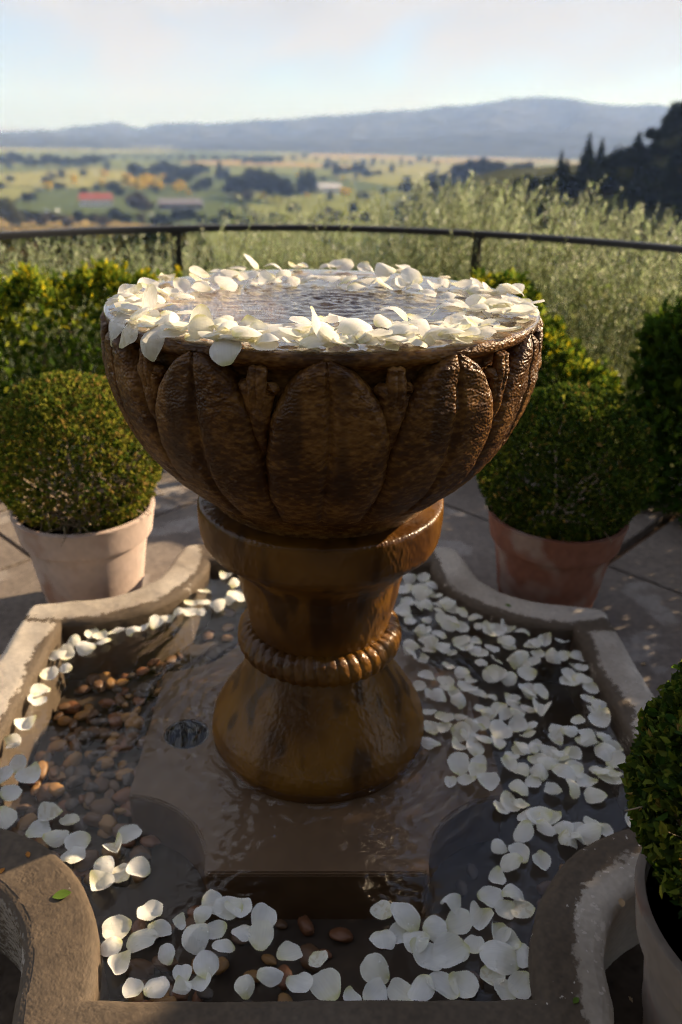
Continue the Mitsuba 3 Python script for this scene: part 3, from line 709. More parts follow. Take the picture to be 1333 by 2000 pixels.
wx = np.linspace(-.742, .742, 400)
gx, gy = np.meshgrid(wx, wx, indexing='ij')
rad = np.hypot(gx, gy)
ang = np.arctan2(gx, -gy)
p3 = np.stack([gx, gy, 0 * gx], -1)
calm = .00016 * (meshkit.fbm(p3 * [16, 22, 1], 3, 3) - .5) * 2
warp = (meshkit.fbm(p3 * 14, 3, 12) - .5)
busy = np.exp(-np.clip(rad - .25, 0, 9) / .16) * (.25 + .95 * meshkit.fbm(np.stack([np.cos(ang) * 1.6, np.sin(ang) * 1.6, 0 * ang], -1) + 5, 2, 6))
rings = np.sin((rad - .25) * 2 * np.pi / .034 + warp * 9) * .0030 + np.sin((rad - .25) * 2 * np.pi / .019 + warp * 16) * .0012 + (meshkit.fbm(p3 * 48, 3, 15) - .5) * .0125
gz = Z_WATER + calm + busy * rings
sp = np.hypot(gx - .16, gy + .50)
gz += np.exp(-(sp / .06) ** 2) * (meshkit.fbm(p3 * [60, 90, 1], 3, 25) - .5) * .006
wv = np.concatenate([rot_basin(np.stack([gx, gy], -1)), gz[..., None]], -1).reshape(-1, 3)
wf = grid_faces(400, 400)
cx = gx.ravel()[wf].mean(1)
cy = gy.ravel()[wf].mean(1)
wf = wf[(np.hypot(np.abs(cx) - .73, np.abs(cy) - .73) > .335) & (np.hypot(cx, cy) > .20)]
wm = fix(wv, wf)
if wm.face_normals[:, 2].sum() < 0:
    wm.invert()
put('water', wm, 'mat_water', smooth=True)
tag('water', 'clear shallow water filling the basin, rippling around the pedestal foot', 'water', kind='structure')

# ------------------------------------------------------------------ fountain
F0 = (FX, FY)
fountain = thing('stone_fountain', 'dark wet carved stone fountain bowl on a pedestal in the middle of the basin', 'fountain')


def body_radius(z):
    zz = [.70, .76, .78, .80, .82, .85, .88, .92, .96, 1.0, 1.05, 1.10, 1.14, 1.2]
    return np.interp(z, zz, [.225, .232, .248, .277, .297, .325, .351, .3765, .3945, .408, .4185, .4165, .413, .41])


RELIEF_Z, RELIEF_H = [.76, .80, .9, 1.0, 1.08, 1.14], [.005, .009, .015, .030, .040, .026]
pz = np.linspace(.752, 1.118, 60)
outer_p = [(body_radius(z) - np.interp(z, RELIEF_Z, RELIEF_H), z) for z in pz]
bowl_p = [(.15, .742), (.225, .744)] + outer_p + [(.4060, 1.128), (.4085, 1.139), (.4055, 1.1465), (.398, 1.1475), (.375, 1.147), (.362, 1.143), (.352, 1.128), (.33, 1.09), (.25, 1.02), (.12, .99), (.001, .985)]
bowl_p = smooth_profile(bowl_p, 150, 1)


def bowl_noise(A, r, z):
    p = np.stack([np.sin(A) * r, np.cos(A) * r, z], -1)
    d = (meshkit.fbm(p * 22, 3, 40) - .5) * .006 + (meshkit.fbm(p * [60, 60, 120], 3, 41) - .5) * .002
    return d * (z < 1.13)


bm = outward(lathe(bowl_p, 420, F0, bowl_noise), [FX, FY, 1.02])
bowl = put('bowl', bm, 'mat_stone', smooth=60, parent=fountain)

OMEGA_Z = [.803, .90, .95, .99, 1.03, 1.07, 1.10, 1.120, 1.132, 1.140]
OMEGA = [15.2, 15.6, 15.7, 15.3, 14.2, 12.0, 9.0, 6.1, 3.6, .8]
LEAF_TURN = 2.5
lrng = np.random.default_rng(77)
for k in range(12):
    a0 = math.radians(LEAF_TURN + 30 * k)
    nz_, nv = 110, 91
    zt = np.linspace(0, 1, nz_) ** .9
    z = .803 + (1.139 - .803) * zt
    v = np.sin(np.linspace(-1, 1, nv) * np.pi / 2)
    Zg, V = np.meshgrid(z, v, indexing='ij')
    wob = 1 + .05 * (meshkit.noise(np.stack([Zg * 26, np.sign(V) * 3 + k * 7, 0 * Zg], -1), 3) - .5)
    om = np.radians(np.interp(Zg, OMEGA_Z, OMEGA)) * wob
    ang = a0 + om * V + np.radians(.8) * np.sin(Zg * 14 + k)
    rel = np.interp(Zg, RELIEF_Z, RELIEF_H)
    shape = np.clip(1 - np.abs(V) ** 9.0, 0, 1) ** .55 * np.interp(Zg, [.803, .812, .835], [.35, .8, 1])
    puff = .0025 * np.sin(np.clip(np.abs(V), 0, 1) * np.pi) ** 1.0
    gw = .060 + .03 * (meshkit.noise(np.stack([Zg * 18, 0 * Zg + k, 0 * Zg], -1), 9) - .5)
    groove = .0075 * np.exp(-(V / gw) ** 2) * np.interp(Zg, [.77, .84, 1.09, 1.13], [.3, 1, 1, .35])
    tip = np.interp(Zg, [1.08, 1.12, 1.141], [0, .004, -.004])
    P = np.stack([np.sin(ang) * 1.0, np.cos(ang), Zg], -1)
    q = np.stack([np.sin(ang) * .42, np.cos(ang) * .42, Zg], -1)
    rough = (meshkit.fbm(q * 20, 3, 50 + k) - .5) * .006 + (meshkit.fbm(q * [60, 60, 110], 3, 51) - .5) * .0036
    pit = -.008 * np.clip(meshkit.noise(q * 33, 60 + k) - .86, 0, 1) / .14
    r = body_radius(Zg) + (.0035 if k % 2 else -.001) - rel - .006 + (rel + .006) * shape + (puff - groove + tip + rough + pit) * np.clip(shape * 1.6, 0, 1)
    vv = np.stack([FX + r * np.sin(ang), FY - r * np.cos(ang), Zg], -1).reshape(-1, 3)
    lm = outward(fix(vv, grid_faces(nz_, nv)), [FX, FY, 1.0])
    put('carved_leaf', lm, 'mat_stone', smooth=True, parent=bowl)

# fleur buds between the leaf tips
for k in range(12):
    a0 = math.radians(LEAF_TURN + 15 + 30 * k)

    def on(da, z, out):
        a = a0 + math.radians(da)
        r = body_radius(z) - np.interp(z, RELIEF_Z, RELIEF_H) + out
        return [FX + r * math.sin(a), FY - r * math.cos(a), z]
    ts = []
    for da0, da1, z0, z1, rad_, outm in ((0, 0, .985, 1.098, .0125, .018), (-.8, -.8, 1.03, 1.124, .0095, .027), (.8, .8, 1.03, 1.124, .0095, .027), (-.8, -3.6, 1.0, 1.088, .0100, .023), (.8, 3.6, 1.0, 1.088, .0100, .023)):
        t = np.linspace(0, 1, 14)
        da = da0 + (da1 - da0) * t ** 1.5
        zz = z0 + (z1 - z0) * (t if abs(da1) < 2 else np.sin(t * np.pi * .60) / math.sin(np.pi * .60) * np.where(t < .8, 1, 1 - (t - .8) * .18))
        path = [on(d_, z_, outm * (.25 + .75 * math.sin(min(1, t_ * 1.1) * np.pi * .75))) for d_, z_, t_ in zip(da, zz, t)]
        rads = rad_ * (.45 + .75 * np.sin(np.clip(t * .95 + .05, 0, 1) * np.pi * .78))
        ts.append(tube(path, rads, 10))
    bmesh = join(ts)
    bmesh.vertices += bmesh.vertex_normals * ((meshkit.fbm(bmesh.vertices * 60, 2, 70) - .5) * .004)[:, None]
    put('carved_bud', bmesh, 'mat_stone', smooth=60, parent=bowl)


def ped_noise(A, r, z):
    p = np.stack([np.sin(A) * r, np.cos(A) * r, z], -1)
    return (meshkit.fbm(p * 12, 3, 45) - .5) * .008 + (meshkit.fbm(p * [50, 50, 30], 3, 46) - .5) * .0025


neck = smooth_profile([(.10, .752), (.240, .751), (.258, .7485), (.2625, .743), (.2630, .72), (.2625, .69), (.2605, .668), (.2530, .655), (.2290, .635), (.2105, .618), (.1965, .60), (.1875, .58), (.1825, .555), (.1790, .53), (.1725, .50), (.165, .47), (.158, .44), (.155, .42), (.12, .42)], 130, 1)
put('neck', outward(lathe(neck, 260, F0, ped_noise), [FX, FY, .6]), 'mat_wet_base', smooth=60, parent=fountain)
na, nb = 640, 40
AA, BB = np.meshgrid(np.linspace(0, 2 * np.pi, na, endpoint=False), np.linspace(0, 2 * np.pi, nb, endpoint=False), indexing='ij')
ph = AA * 46 + BB * 1.0
tw = np.abs(np.sin(ph / 2 + .35 * np.sin(AA * 5)))
mr = .0325 * (.86 + .14 * tw ** .5) + (meshkit.fbm(np.stack([AA * 8, BB * 2, 0 * AA], -1), 2, 4) - .5) * .004
RR = .158 + mr * np.cos(BB)
ZZ = .398 + mr * 1.12 * np.sin(BB)
rope = fix(np.stack([FX + RR * np.sin(AA), FY - RR * np.cos(AA), ZZ], -1).reshape(-1, 3), grid_faces(na, nb, True, True))
c3 = np.stack([FX + .158 * np.sin(AA), FY - .158 * np.cos(AA), .398 + 0 * AA], -1).reshape(-1, 3)
if np.einsum('ij,ij->i', rope.vertex_normals, rope.vertices - c3).mean() < 0:
    rope.invert()
put('rope_moulding', rope, 'mat_wet_base', smooth=70, parent=fountain)
foot = smooth_profile([(.12, .385), (.146, .380), (.1485, .36), (.163, .33), (.179, .30), (.1955, .27), (.2125, .245), (.228, .22), (.2415, .20), (.2520, .18), (.2575, .16), (.2590, .145), (.2570, .132), (.2535, .127), (.2540, .121), (.2505, .110), (.242, .101), (.20, .098)], 100, 1)
put('foot', outward(lathe(foot, 260, F0, lambda A, r, z: ped_noise(A, r, z) * .8), [FX, FY, .2]), 'mat_wet_base', smooth=60, parent=fountain)
pl = sbox(-.42, -.435, .42, .42)
for sx in (-1, 1):
    for sy in (-1, 1):
        pl = pl.difference(Point(sx * .425, sy * .43).buffer(.20, 24))
pl = pl.buffer(-.012).buffer(.012, 6)
holep = Point(-.322, -.025).buffer(.054, 32)
tiers = []
for d, z0, z1 in ((0, -.021, .104), (.002, .104, .108), (.006, .108, .1112)):
    e = trimesh.creation.extrude_polygon(pl.buffer(-d).difference(holep), z1 - z0, engine='earcut')
    e.apply_translation([0, 0, z0])
    tiers.append(e)
pm = join(tiers)
pm.vertices[:, :2] = rot_basin(pm.vertices[:, :2])
put('plinth', pm, 'mat_plinth', smooth=False, parent=fountain)
hx, hy = [float(c) for c in rot_basin([-.322, -.025])]
pk = put('hole_lining', lathe([(.050, -.019), (.0535, -.019), (.0535, .109), (.0495, .109), (.0495, -.017), (.001, -.017)], 48, (hx, hy)), 'mat_dark', smooth=40, parent=fountain)  # dark lining set in to make the hole dark inside
labels[pk] = {'label': 'dark lining of the plinth hole'}
labels[f'{fountain}__plinth'] = {'label': 'pale plinth just under the water with a round hole'}
labels[f'{fountain}__rope_moulding'] = {'label': 'twisted rope ring'}
# water brimming over the bowl
NR, NA = 170, 420
rg = np.r_[np.linspace(.002, .400, NR - 6), .4025, .4045, .4062, .4078, .4088, .4092]
zg = np.r_[np.full(NR - 6, 1.1508), 1.1507, 1.1504, 1.1499, 1.1492, 1.148, 1.1465]
ag = np.linspace(0, 2 * np.pi, NA, endpoint=False)
AG, RG = np.meshgrid(ag, rg, indexing='ij')
xg, yg = RG * np.sin(AG), RG * np.cos(AG)
pp = np.stack([xg, yg, 0 * xg], -1)
live = np.clip((.385 - RG) / .06, .10, 1)
boil = np.exp(-(np.hypot(xg - .03, yg) / .13) ** 2)
wb = (meshkit.fbm(pp * [22, 34, 1], 3, 5) - .5) * .0034 + (meshkit.fbm(pp * [52, 80, 1], 2, 6) - .5) * .0012 + boil * ((meshkit.fbm(pp * [34, 46, 1], 3, 7) - .5) * .008 + .0015 * np.sin(np.hypot(xg - .03, yg) * 190 + 6 * meshkit.fbm(pp * 12, 2, 8)))
ZG = zg[None, :] + wb * live
bw = fix(np.stack([FX + xg, FY + yg, ZG], -1).reshape(-1, 3), grid_faces(NA, NR, True))
if bw.face_normals[:, 2].sum() < 0:
    bw.invert()
put('bowl_water', bw, 'mat_water', smooth=True)
tag('bowl_water', 'rippling grey blue water brimming in the stone bowl', 'water', kind='structure')

# ------------------------------------------------------------------ river pebbles on the basin floor
prng = np.random.default_rng(5)
PEB = []
for i in range(10):
    m = trimesh.creation.icosphere(2, 1.0)
    d = meshkit.fbm(m.vertices * 1.3 + i * 9, 2, i)
    m.vertices *= (.72 + .55 * d)[:, None] * np.array([1, prng.uniform(.6, .85), prng.uniform(.40, .62)])
    m.vertices /= np.abs(m.vertices[:, 0]).max()
    PEB.append([mikit.ply(m, k, smooth=True) for k in ('mat_pebble_ochre', 'mat_pebble_brown', 'mat_pebble_grey', 'mat_pebble_rust')])
PLX = pl.buffer(.015)
done, tries = [], 0
while len(done) < 290 and tries < 20000:
    tries += 1
    u = prng.uniform()
    if u < .66:
        x, y = prng.uniform(-.72, -.36), prng.uniform(-.36, .40)
    elif u < .78:
        x, y = prng.uniform(-.5, -.1), prng.uniform(.25, .72)
    elif u < .93:
        x, y = prng.uniform(-.36, .05), prng.uniform(-.72, -.40)
    else:
        x, y = prng.uniform(.1, .7), prng.uniform(-.7, -.3)
    if not in_basin(x, y, .015) or PLX.contains(Point(x, y)):
        continue
    s = prng.uniform(.014, .029)
    near = [q for q in done if math.hypot(q[0] - x, q[1] - y) < .62 * (s + q[2])]
    if len(near) > 1:
        continue
    z = -.02 + s * .42 + (.012 if near else 0)
    done.append((x, y, s))
    wx_, wy_ = rot_basin([x, y])
    k = thing('river_pebble', 'smooth brown river pebble lying under water on the basin floor', 'pebble', 'river pebbles on the basin floor')
    m = T().translate([float(wx_), float(wy_), z]).rotate([0, 0, 1], float(prng.uniform(0, 360))).rotate([1, 0, 0], float(prng.normal(0, 14))).scale(s)
    kind = int(prng.choice(4, p=[.30, .34, .22, .14]))
    put(k, PEB[int(prng.integers(0, 10))][kind], None, to_world=m)

# ------------------------------------------------------------------ rose petals
PV = []
prng = np.random.default_rng(11)


def petal_variant(i):
    nr, na = 9, 40
    rho = np.linspace(0, 1, nr) ** .85
    a = np.linspace(0, 2 * np.pi, na, endpoint=False)
    RHO, PH = np.meshgrid(rho, a, indexing='ij')
    # outline about the middle: narrow claw at -y, broad notched edge at +y
    asp = prng.uniform(.82, 1.02)
    out = 1 - .10 * np.clip(-np.sin(PH), 0, 1) ** 2 * 0 - prng.uniform(.03, .10) * np.exp(-((PH - np.pi / 2) / .28) ** 2)
    wid = asp * (1 - .28 * np.clip(-np.sin(PH), 0, 1) ** 1.5)
    irr = 1 + .06 * np.sin(PH * 2 + prng.uniform(0, 6)) * prng.uniform(.3, 1) + .028 * np.sin(PH * 3 + prng.uniform(0, 6)) + .010 * np.sin(PH * 8 + prng.uniform(0, 6))
    x, y = RHO * np.cos(PH) * out * wid * irr * .5, RHO * np.sin(PH) * out * irr * .5
    cup, curl = prng.uniform(.45, 1.15), prng.uniform(0, .34)
    ax_ = prng.uniform(.5, 1.6)
    z = cup * (x * x * ax_ + y * y * (2 - ax_)) - curl * np.clip(RHO - .68, 0, 1) ** 2 * 2.4 * (.5 + .8 * np.sin(PH - prng.uniform(0, 6.3))) * .5
    z += .06 * prng.uniform(.2, 1) * RHO ** 2 * np.sin(PH * 2 + prng.uniform(0, 6.3)) + .02 * RHO ** 3 * np.sin(PH * 5 + prng.uniform(0, 6.3))
    if i % 5 == 4:       # folded petals
        z += prng.uniform(.5, .9) * np.abs(x * math.cos(.5) + y * math.sin(.5))
    x *= 1 - .18 * (z - z.min())
    v = np.stack([x, y, z], -1)
    v = np.vstack([v[0].mean(0, keepdims=True), v[1:].reshape(-1, 3)])
    j = np.arange(na)
    f = [np.stack([np.zeros(na, int), 1 + j, 1 + (j + 1) % na], 1)]
    for r_ in range(nr - 2):
        p0, p1 = 1 + r_ * na, 1 + (r_ + 1) * na
        f += [np.stack([p0 + j, p1 + j, p1 + (j + 1) % na], 1), np.stack([p0 + j, p1 + (j + 1) % na, p0 + (j + 1) % na], 1)]
    uv = np.stack([v[:, 0] + .5 + i, np.clip(v[:, 1] + .5, 0, 1)], -1)
    return v, np.vstack(f), uv


for i in range(20):
    v, f, uv = petal_variant(i)
    m = trimesh.Trimesh(v, f, process=False)
    nrm = m.vertex_normals
    drops = []
    for side in (1, -1):
        ds = []
        wq = np.hypot(v[:, 0], v[:, 1])
        for q in prng.choice(len(v), 17, replace=False, p=wq / wq.sum()):
            if not .10 < np.hypot(*v[q, :2]) < .44:
                continue
            s = prng.uniform(.009, .021)
            ic = trimesh.creation.icosphere(1, 1.0)
            ic.vertices = ic.vertices * [s, s, s * .62]
            z_ax = unit(nrm[q] * side)
            x_ax = unit(np.cross([.3, .9, .1], z_ax))
            R3 = np.stack([x_ax, np.cross(z_ax, x_ax), z_ax], 1)
            ic.vertices = ic.vertices @ R3.T + v[q] + z_ax * s * .35
            ds.append(ic)
        drops.append(mikit.ply(join(ds), 'mat_drop', smooth=True))
    PV.append((v, f, uv, mikit.ply((v, f), 'mat_petal', smooth=True, uv=uv), drops))

xr = np.random.default_rng(23)
for zone_, a0_, a1_, n_ in ((RIM_FRONT, -28, 30, 38), (RIM_RIGHT, 28, 80, 24), (RIM_RIGHT, 60, 112, 14), (RIM_LEFT, -105, -28, 14), (RIM_BACK, 118, 246, 20)):
    for a_, r_ in zip(xr.uniform(a0_, a1_, n_), xr.uniform(.335 if a0_ < 100 else .365, .405, n_)):
        zone_.append((FX + r_ * math.sin(math.radians(a_)), FY - r_ * math.cos(math.radians(a_)), 0))
for x_, y_, b_ in list(RIGHT):
    if xr.uniform() < .38:
        t_ = xr.uniform(0, 2 * np.pi)
        q_ = (x_ + .032 * math.cos(t_), y_ + .032 * math.sin(t_))
        bx_, by_ = (q_[0] - FX) * CYAW + (q_[1] - FY) * SYAW, -(q_[0] - FX) * SYAW + (q_[1] - FY) * CYAW
        if in_basin(bx_, by_, .02) and math.hypot(bx_, by_) > .29:
            RIGHT.append((q_[0], q_[1], 0))
ZONES = [
    ('RIGHT', RIGHT, .141, 'white rose petal among the dense drift floating in the right arm of the basin', 'petals floating in the right arm of the basin', 13, .048),
    ('LEFT', LEFT, .141, 'white rose petal in the thin line floating along the left and far left kerb', 'petals along the left kerb', 12, .050),
    ('FRONT_LEFT', FRONT_LEFT, .141, 'white rose petal beaded with water floating in the front left of the basin', 'petals floating in the front left of the basin', 10, .047),
    ('FRONT_RIGHT', FRONT_RIGHT, .141, 'white rose petal beaded with water floating in the front right corner of the basin', 'petals floating in the front right of the basin', 12, .050),
    ('RIM_BACK', RIM_BACK, 1.1515, 'white rose petal in the single row along the far rim of the bowl', 'petals on the far rim of the bowl', 15, .042),
    ('RIM_RIGHT', RIM_RIGHT, 1.1515, 'white rose petal heaped on the right rim of the bowl', 'petals on the right rim of the bowl', 12, .044),
    ('RIM_FRONT', RIM_FRONT, 1.1515, 'white rose petal heaped on the front rim of the bowl', 'petals on the front rim of the bowl', 11, .046),
    ('RIM_LEFT', RIM_LEFT, 1.1515, 'white rose petal heaped on the left rim of the bowl', 'petals on the left rim of the bowl', 12, .044),
]
every = []
for zi, (zone, spots, z0, lab, grp, tilt, size) in enumerate(ZONES):
    placed = []
    for (x, y, big) in spots:
        if zone.startswith('RIM'):
            q_ = min(1.0, .392 / math.hypot(x - FX, y - FY))
            x, y = FX + (x - FX) * q_, FY + (y - FY) * q_
        s = size * float(np.clip(prng.normal(1, .13), .70, 1.2)) * ((1.12 if zone.startswith('RIM') else 1.22) if big else 1)
        vi = int(prng.integers(0, 20))
        rim = zone.startswith('RIM')
        over = sum(math.hypot(x - q[0], y - q[1]) < .030 for q in placed)
        placed.append((x, y))
        flip = prng.uniform() < (.55 if rim else .38)
        tx, ty = prng.normal(0, tilt), prng.normal(0, tilt)
        if rim and prng.uniform() < .04:
            tx = prng.uniform(45, 75)
        R_ = T().rotate([0, 0, 1], float(prng.uniform(0, 360))).rotate([1, 0, 0], float(tx + (180 if flip else 0))).rotate([0, 1, 0], float(ty)).scale([float(s), float(s), float(s * (.75 if rim else 1.12))])
        M = np.array(R_.matrix, float)[:3, :3]
        zmin = (PV[vi][0] @ M.T)[:, 2].min()
        z = z0 - zmin + .0004 + min(over, 3) * (.0042 if rim else .0035)
        lab_, grp_ = lab, grp
        bx, by = (x - FX) * CYAW + (y - FY) * SYAW, -(x - FX) * SYAW + (y - FY) * CYAW
        if zone == 'FRONT_LEFT':
            where = 'in the small groups beside the near left kerb shoulder' if by > -.56 else ('by the middle of the front kerb' if bx > -.165 else 'in the cluster at the front left corner')
            lab_, grp_ = f'wet white rose petal {where}', f'petals floating {where}'
        elif zone == 'RIGHT':
            where = 'at the far end of the right hand drift beside the pedestal' if by > .26 else ('at the loose near end of the right hand drift' if by < -.12 else 'in the middle of the right hand drift')
            lab_, grp_ = f'white rose petal floating {where}', f'petals {where}'
        elif zone == 'FRONT_RIGHT':
            where = 'along the near right kerb shoulder' if by > -.56 else 'in the front right corner cluster'
            lab_, grp_ = f'wet white rose petal beaded with drops {where}', f'petals floating {where}'
        every.append([s / math.hypot(x, y, z - CAM_Z), zone, lab_, grp_, vi, R_, (x, y, z), flip])
# petals that hang over the bowl's edge at left and front
for j, (adeg, z, s, lab) in enumerate(((-57.0, 1.142, .062, 'large white petal hanging over the left edge of the bowl, nearest the left end'), (-49.0, 1.143, .056, 'white petal hanging over the left edge of the bowl, second from the left end'),
                                       (-40.0, 1.146, .064, 'large pale petal draped over the bowl edge above the left carved leaf'), (-19.0, 1.152, .056, 'big domed white petal hanging over the front edge of the bowl'))):
    a = math.radians(adeg)
    r_ = .414
    R_ = T().rotate([0, 0, 1], adeg).rotate([1, 0, 0], 60.0 if j < 3 else 38.0).rotate([0, 0, 1], float(prng.uniform(-25, 25) + 180)).rotate([1, 0, 0], 180.0).scale(s)
    every.append([9.0, 'HANG', lab, None, [2, 5, 11, 7][j], R_, (FX + r_ * math.sin(a), FY - r_ * math.cos(a), z), True])
order = np.argsort([-e[0] for e in every])
rest_v, rest_f, rest_uv, at = [], [], [], 0
for rank, idx in enumerate(order):
    sc_, zone, lab, grp, vi, R_, pos, flip = every[idx]
    m = T().translate([float(c) for c in pos]) @ R_
    if rank < 300:
        k = thing('rose_petal', lab, 'petal', grp)
        wet = zone in ('FRONT_LEFT', 'FRONT_RIGHT')
        if wet:
            put('blade', PV[vi][3], None, parent=k, to_world=m)
            dk = put('water_drop', PV[vi][4][1 if flip else 0], None, parent=k, to_world=m)
            tag(dk, kind='stuff')
        else:
            put(k, PV[vi][3], None, to_world=m)
    else:
        M = np.array(m.matrix, float)
        v = PV[vi][0] @ M[:3, :3].T + M[:3, 3]
        rest_v.append(v)
        rest_f.append(PV[vi][1] + at)
        rest_uv.append(PV[vi][2])
        at += len(v)
if rest_v:
    put('rose_petals', (np.vstack(rest_v), np.vstack(rest_f)), 'mat_petal', smooth=True, uv=np.vstack(rest_uv))
    tag('rose_petals', 'smaller white petals of the farthest part of the drift at right', 'petals', kind='stuff')

# ------------------------------------------------------------------ pots and boxwood balls


def ball_leaves(R, n, seed, lmin, lmax, pal, wt, six=False, squash=.94, gap=None):
    r = np.random.default_rng(seed)
    d = unit(r.normal(size=(n, 3)))
    bump = 1 + .12 * (meshkit.fbm(d * 2.2 + seed, 2, seed) - .5) + .13 * (meshkit.fbm(d * 6 + seed, 2, seed + 1) - .5) + .10 * np.clip(meshkit.noise(d * 16 + seed, seed) - .72, 0, 1)
    depth = r.exponential(.045, n)
    keep_ = np.ones(n, bool)
    if gap is not None:
        keep_ = gap(d, r)
    d, bump, depth = d[keep_], bump[keep_], np.clip(depth[keep_], 0, .5)
    n = len(d)
    p = d * (R * bump * (1 - depth))[:, None] * [1, 1, squash]
    axis = d * .55 + r.normal(0, .55, (n, 3)) + [0, 0, .28]
    L = r.uniform(lmin, lmax, n)
    return leaf_mesh(p - unit(axis) * L[:, None] * .5, axis, r.normal(size=(n, 3)), L, L * r.uniform(.5, .65, n), pick_colours(n, pal, wt, .22, r), six=six)


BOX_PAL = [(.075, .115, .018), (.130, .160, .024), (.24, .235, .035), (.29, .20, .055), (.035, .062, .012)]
POT = [(.001, .012), (.140, .012), (.144, .0), (.148, .0), (.1515, .03), (.160, .088), (.1645, .095), (.1635, .102), (.1650, .108), (.1755, .18), (.1880, .258), (.1895, .263), (.2010, .268), (.2050, .275),
       (.2110, .31), (.2165, .345), (.2200, .354), (.2195, .360), (.2150, .363), (.2060, .363), (.2030, .358), (.1960, .31), (.001, .31)]


def pot_and_ball(x, y, clay_mat, pot_label, ball_label, seed, R=.258, n=13500, zc=.545, wt=(3, 3, 1.5, .6, 2), leaf=(.015, .024), six=False, gap=None, twigs=60, ball_dx=0.0, mat='mat_leaf'):
    k = thing('terracotta_pot', pot_label, 'pot')
    put('body', outward(lathe(POT, 96, (x, y)), [x, y, .18]), clay_mat, smooth=35, parent=k)
    put('soil', lathe([(.001, .335), (.199, .332)], 32, (x, y)), 'mat_soil', parent=k)
    b_ = thing('boxwood_ball', ball_label, 'shrub')
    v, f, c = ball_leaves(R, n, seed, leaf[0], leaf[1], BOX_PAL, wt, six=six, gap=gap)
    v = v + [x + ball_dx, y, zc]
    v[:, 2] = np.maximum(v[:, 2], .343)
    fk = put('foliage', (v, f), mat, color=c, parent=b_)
    tag(fk, kind='stuff')
    r = np.random.default_rng(seed + 5)
    ts = []
    for i in range(twigs):
        d = unit(r.normal(size=3) * [1, 1, .6] + ([0, -.5, -.75] if gap is not None else [0, 0, 0]))
        e = d * R * r.uniform(.90, .985) * [1, 1, .94]
        s0 = np.array([r.normal(0, .03), r.normal(0, .03), -zc + .335])
        mid = s0 * .45 + e * .55 + r.normal(0, .035, 3)
        t = np.linspace(0, 1, 9)[:, None]
        pth = (1 - t) ** 2 * s0 + 2 * t * (1 - t) * mid + t * t * e + r.normal(0, .005, (9, 3))
        ts.append(tube(pth + [x + ball_dx, y, zc], np.linspace(.0065, .0022, 9), 5))
        for b2 in range(2):
            q = pth[int(r.integers(4, 8))]
            e2 = q + unit(e + r.normal(0, .12, 3)) * r.uniform(.04, .08)
            ts.append(tube(np.array([q, (q + e2) / 2 + r.normal(0, .006, 3), e2]) + [x + ball_dx, y, zc], [.0026, .002, .0012], 4))
    put('branch', join(ts), 'mat_twig', smooth=True, parent=b_)
    tag(f'{b_}__branch', kind='stuff')


def left_gap(d, r):
    bald = np.exp(-((d[:, 0] - .0) / .55) ** 2 - ((d[:, 2] + .70) / .36) ** 2) * (d[:, 1] < .2)
    return r.uniform(size=len(d)) > .93 * bald


pot_and_ball(-.815, 2.300, 'mat_clay_dusty', 'pale dusty terracotta pot behind the left lobe of the basin', 'sunlit clipped boxwood ball with bare twigs showing low down, at left', 101, R=.262, zc=.535, wt=(2.2, 3, 3.0, 1.4, .8), gap=left_gap, twigs=90, mat='mat_wisp')  # leaf weights lean yellow and bright, putting sunlight into the foliage colour
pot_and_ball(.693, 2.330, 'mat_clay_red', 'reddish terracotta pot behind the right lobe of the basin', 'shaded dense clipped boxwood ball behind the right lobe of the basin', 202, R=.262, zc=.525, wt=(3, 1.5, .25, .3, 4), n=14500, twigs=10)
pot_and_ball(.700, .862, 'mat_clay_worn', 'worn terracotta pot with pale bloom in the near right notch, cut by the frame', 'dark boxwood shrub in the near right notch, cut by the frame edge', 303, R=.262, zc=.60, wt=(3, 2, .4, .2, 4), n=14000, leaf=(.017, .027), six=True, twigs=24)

# ------------------------------------------------------------------ hedges round the terrace


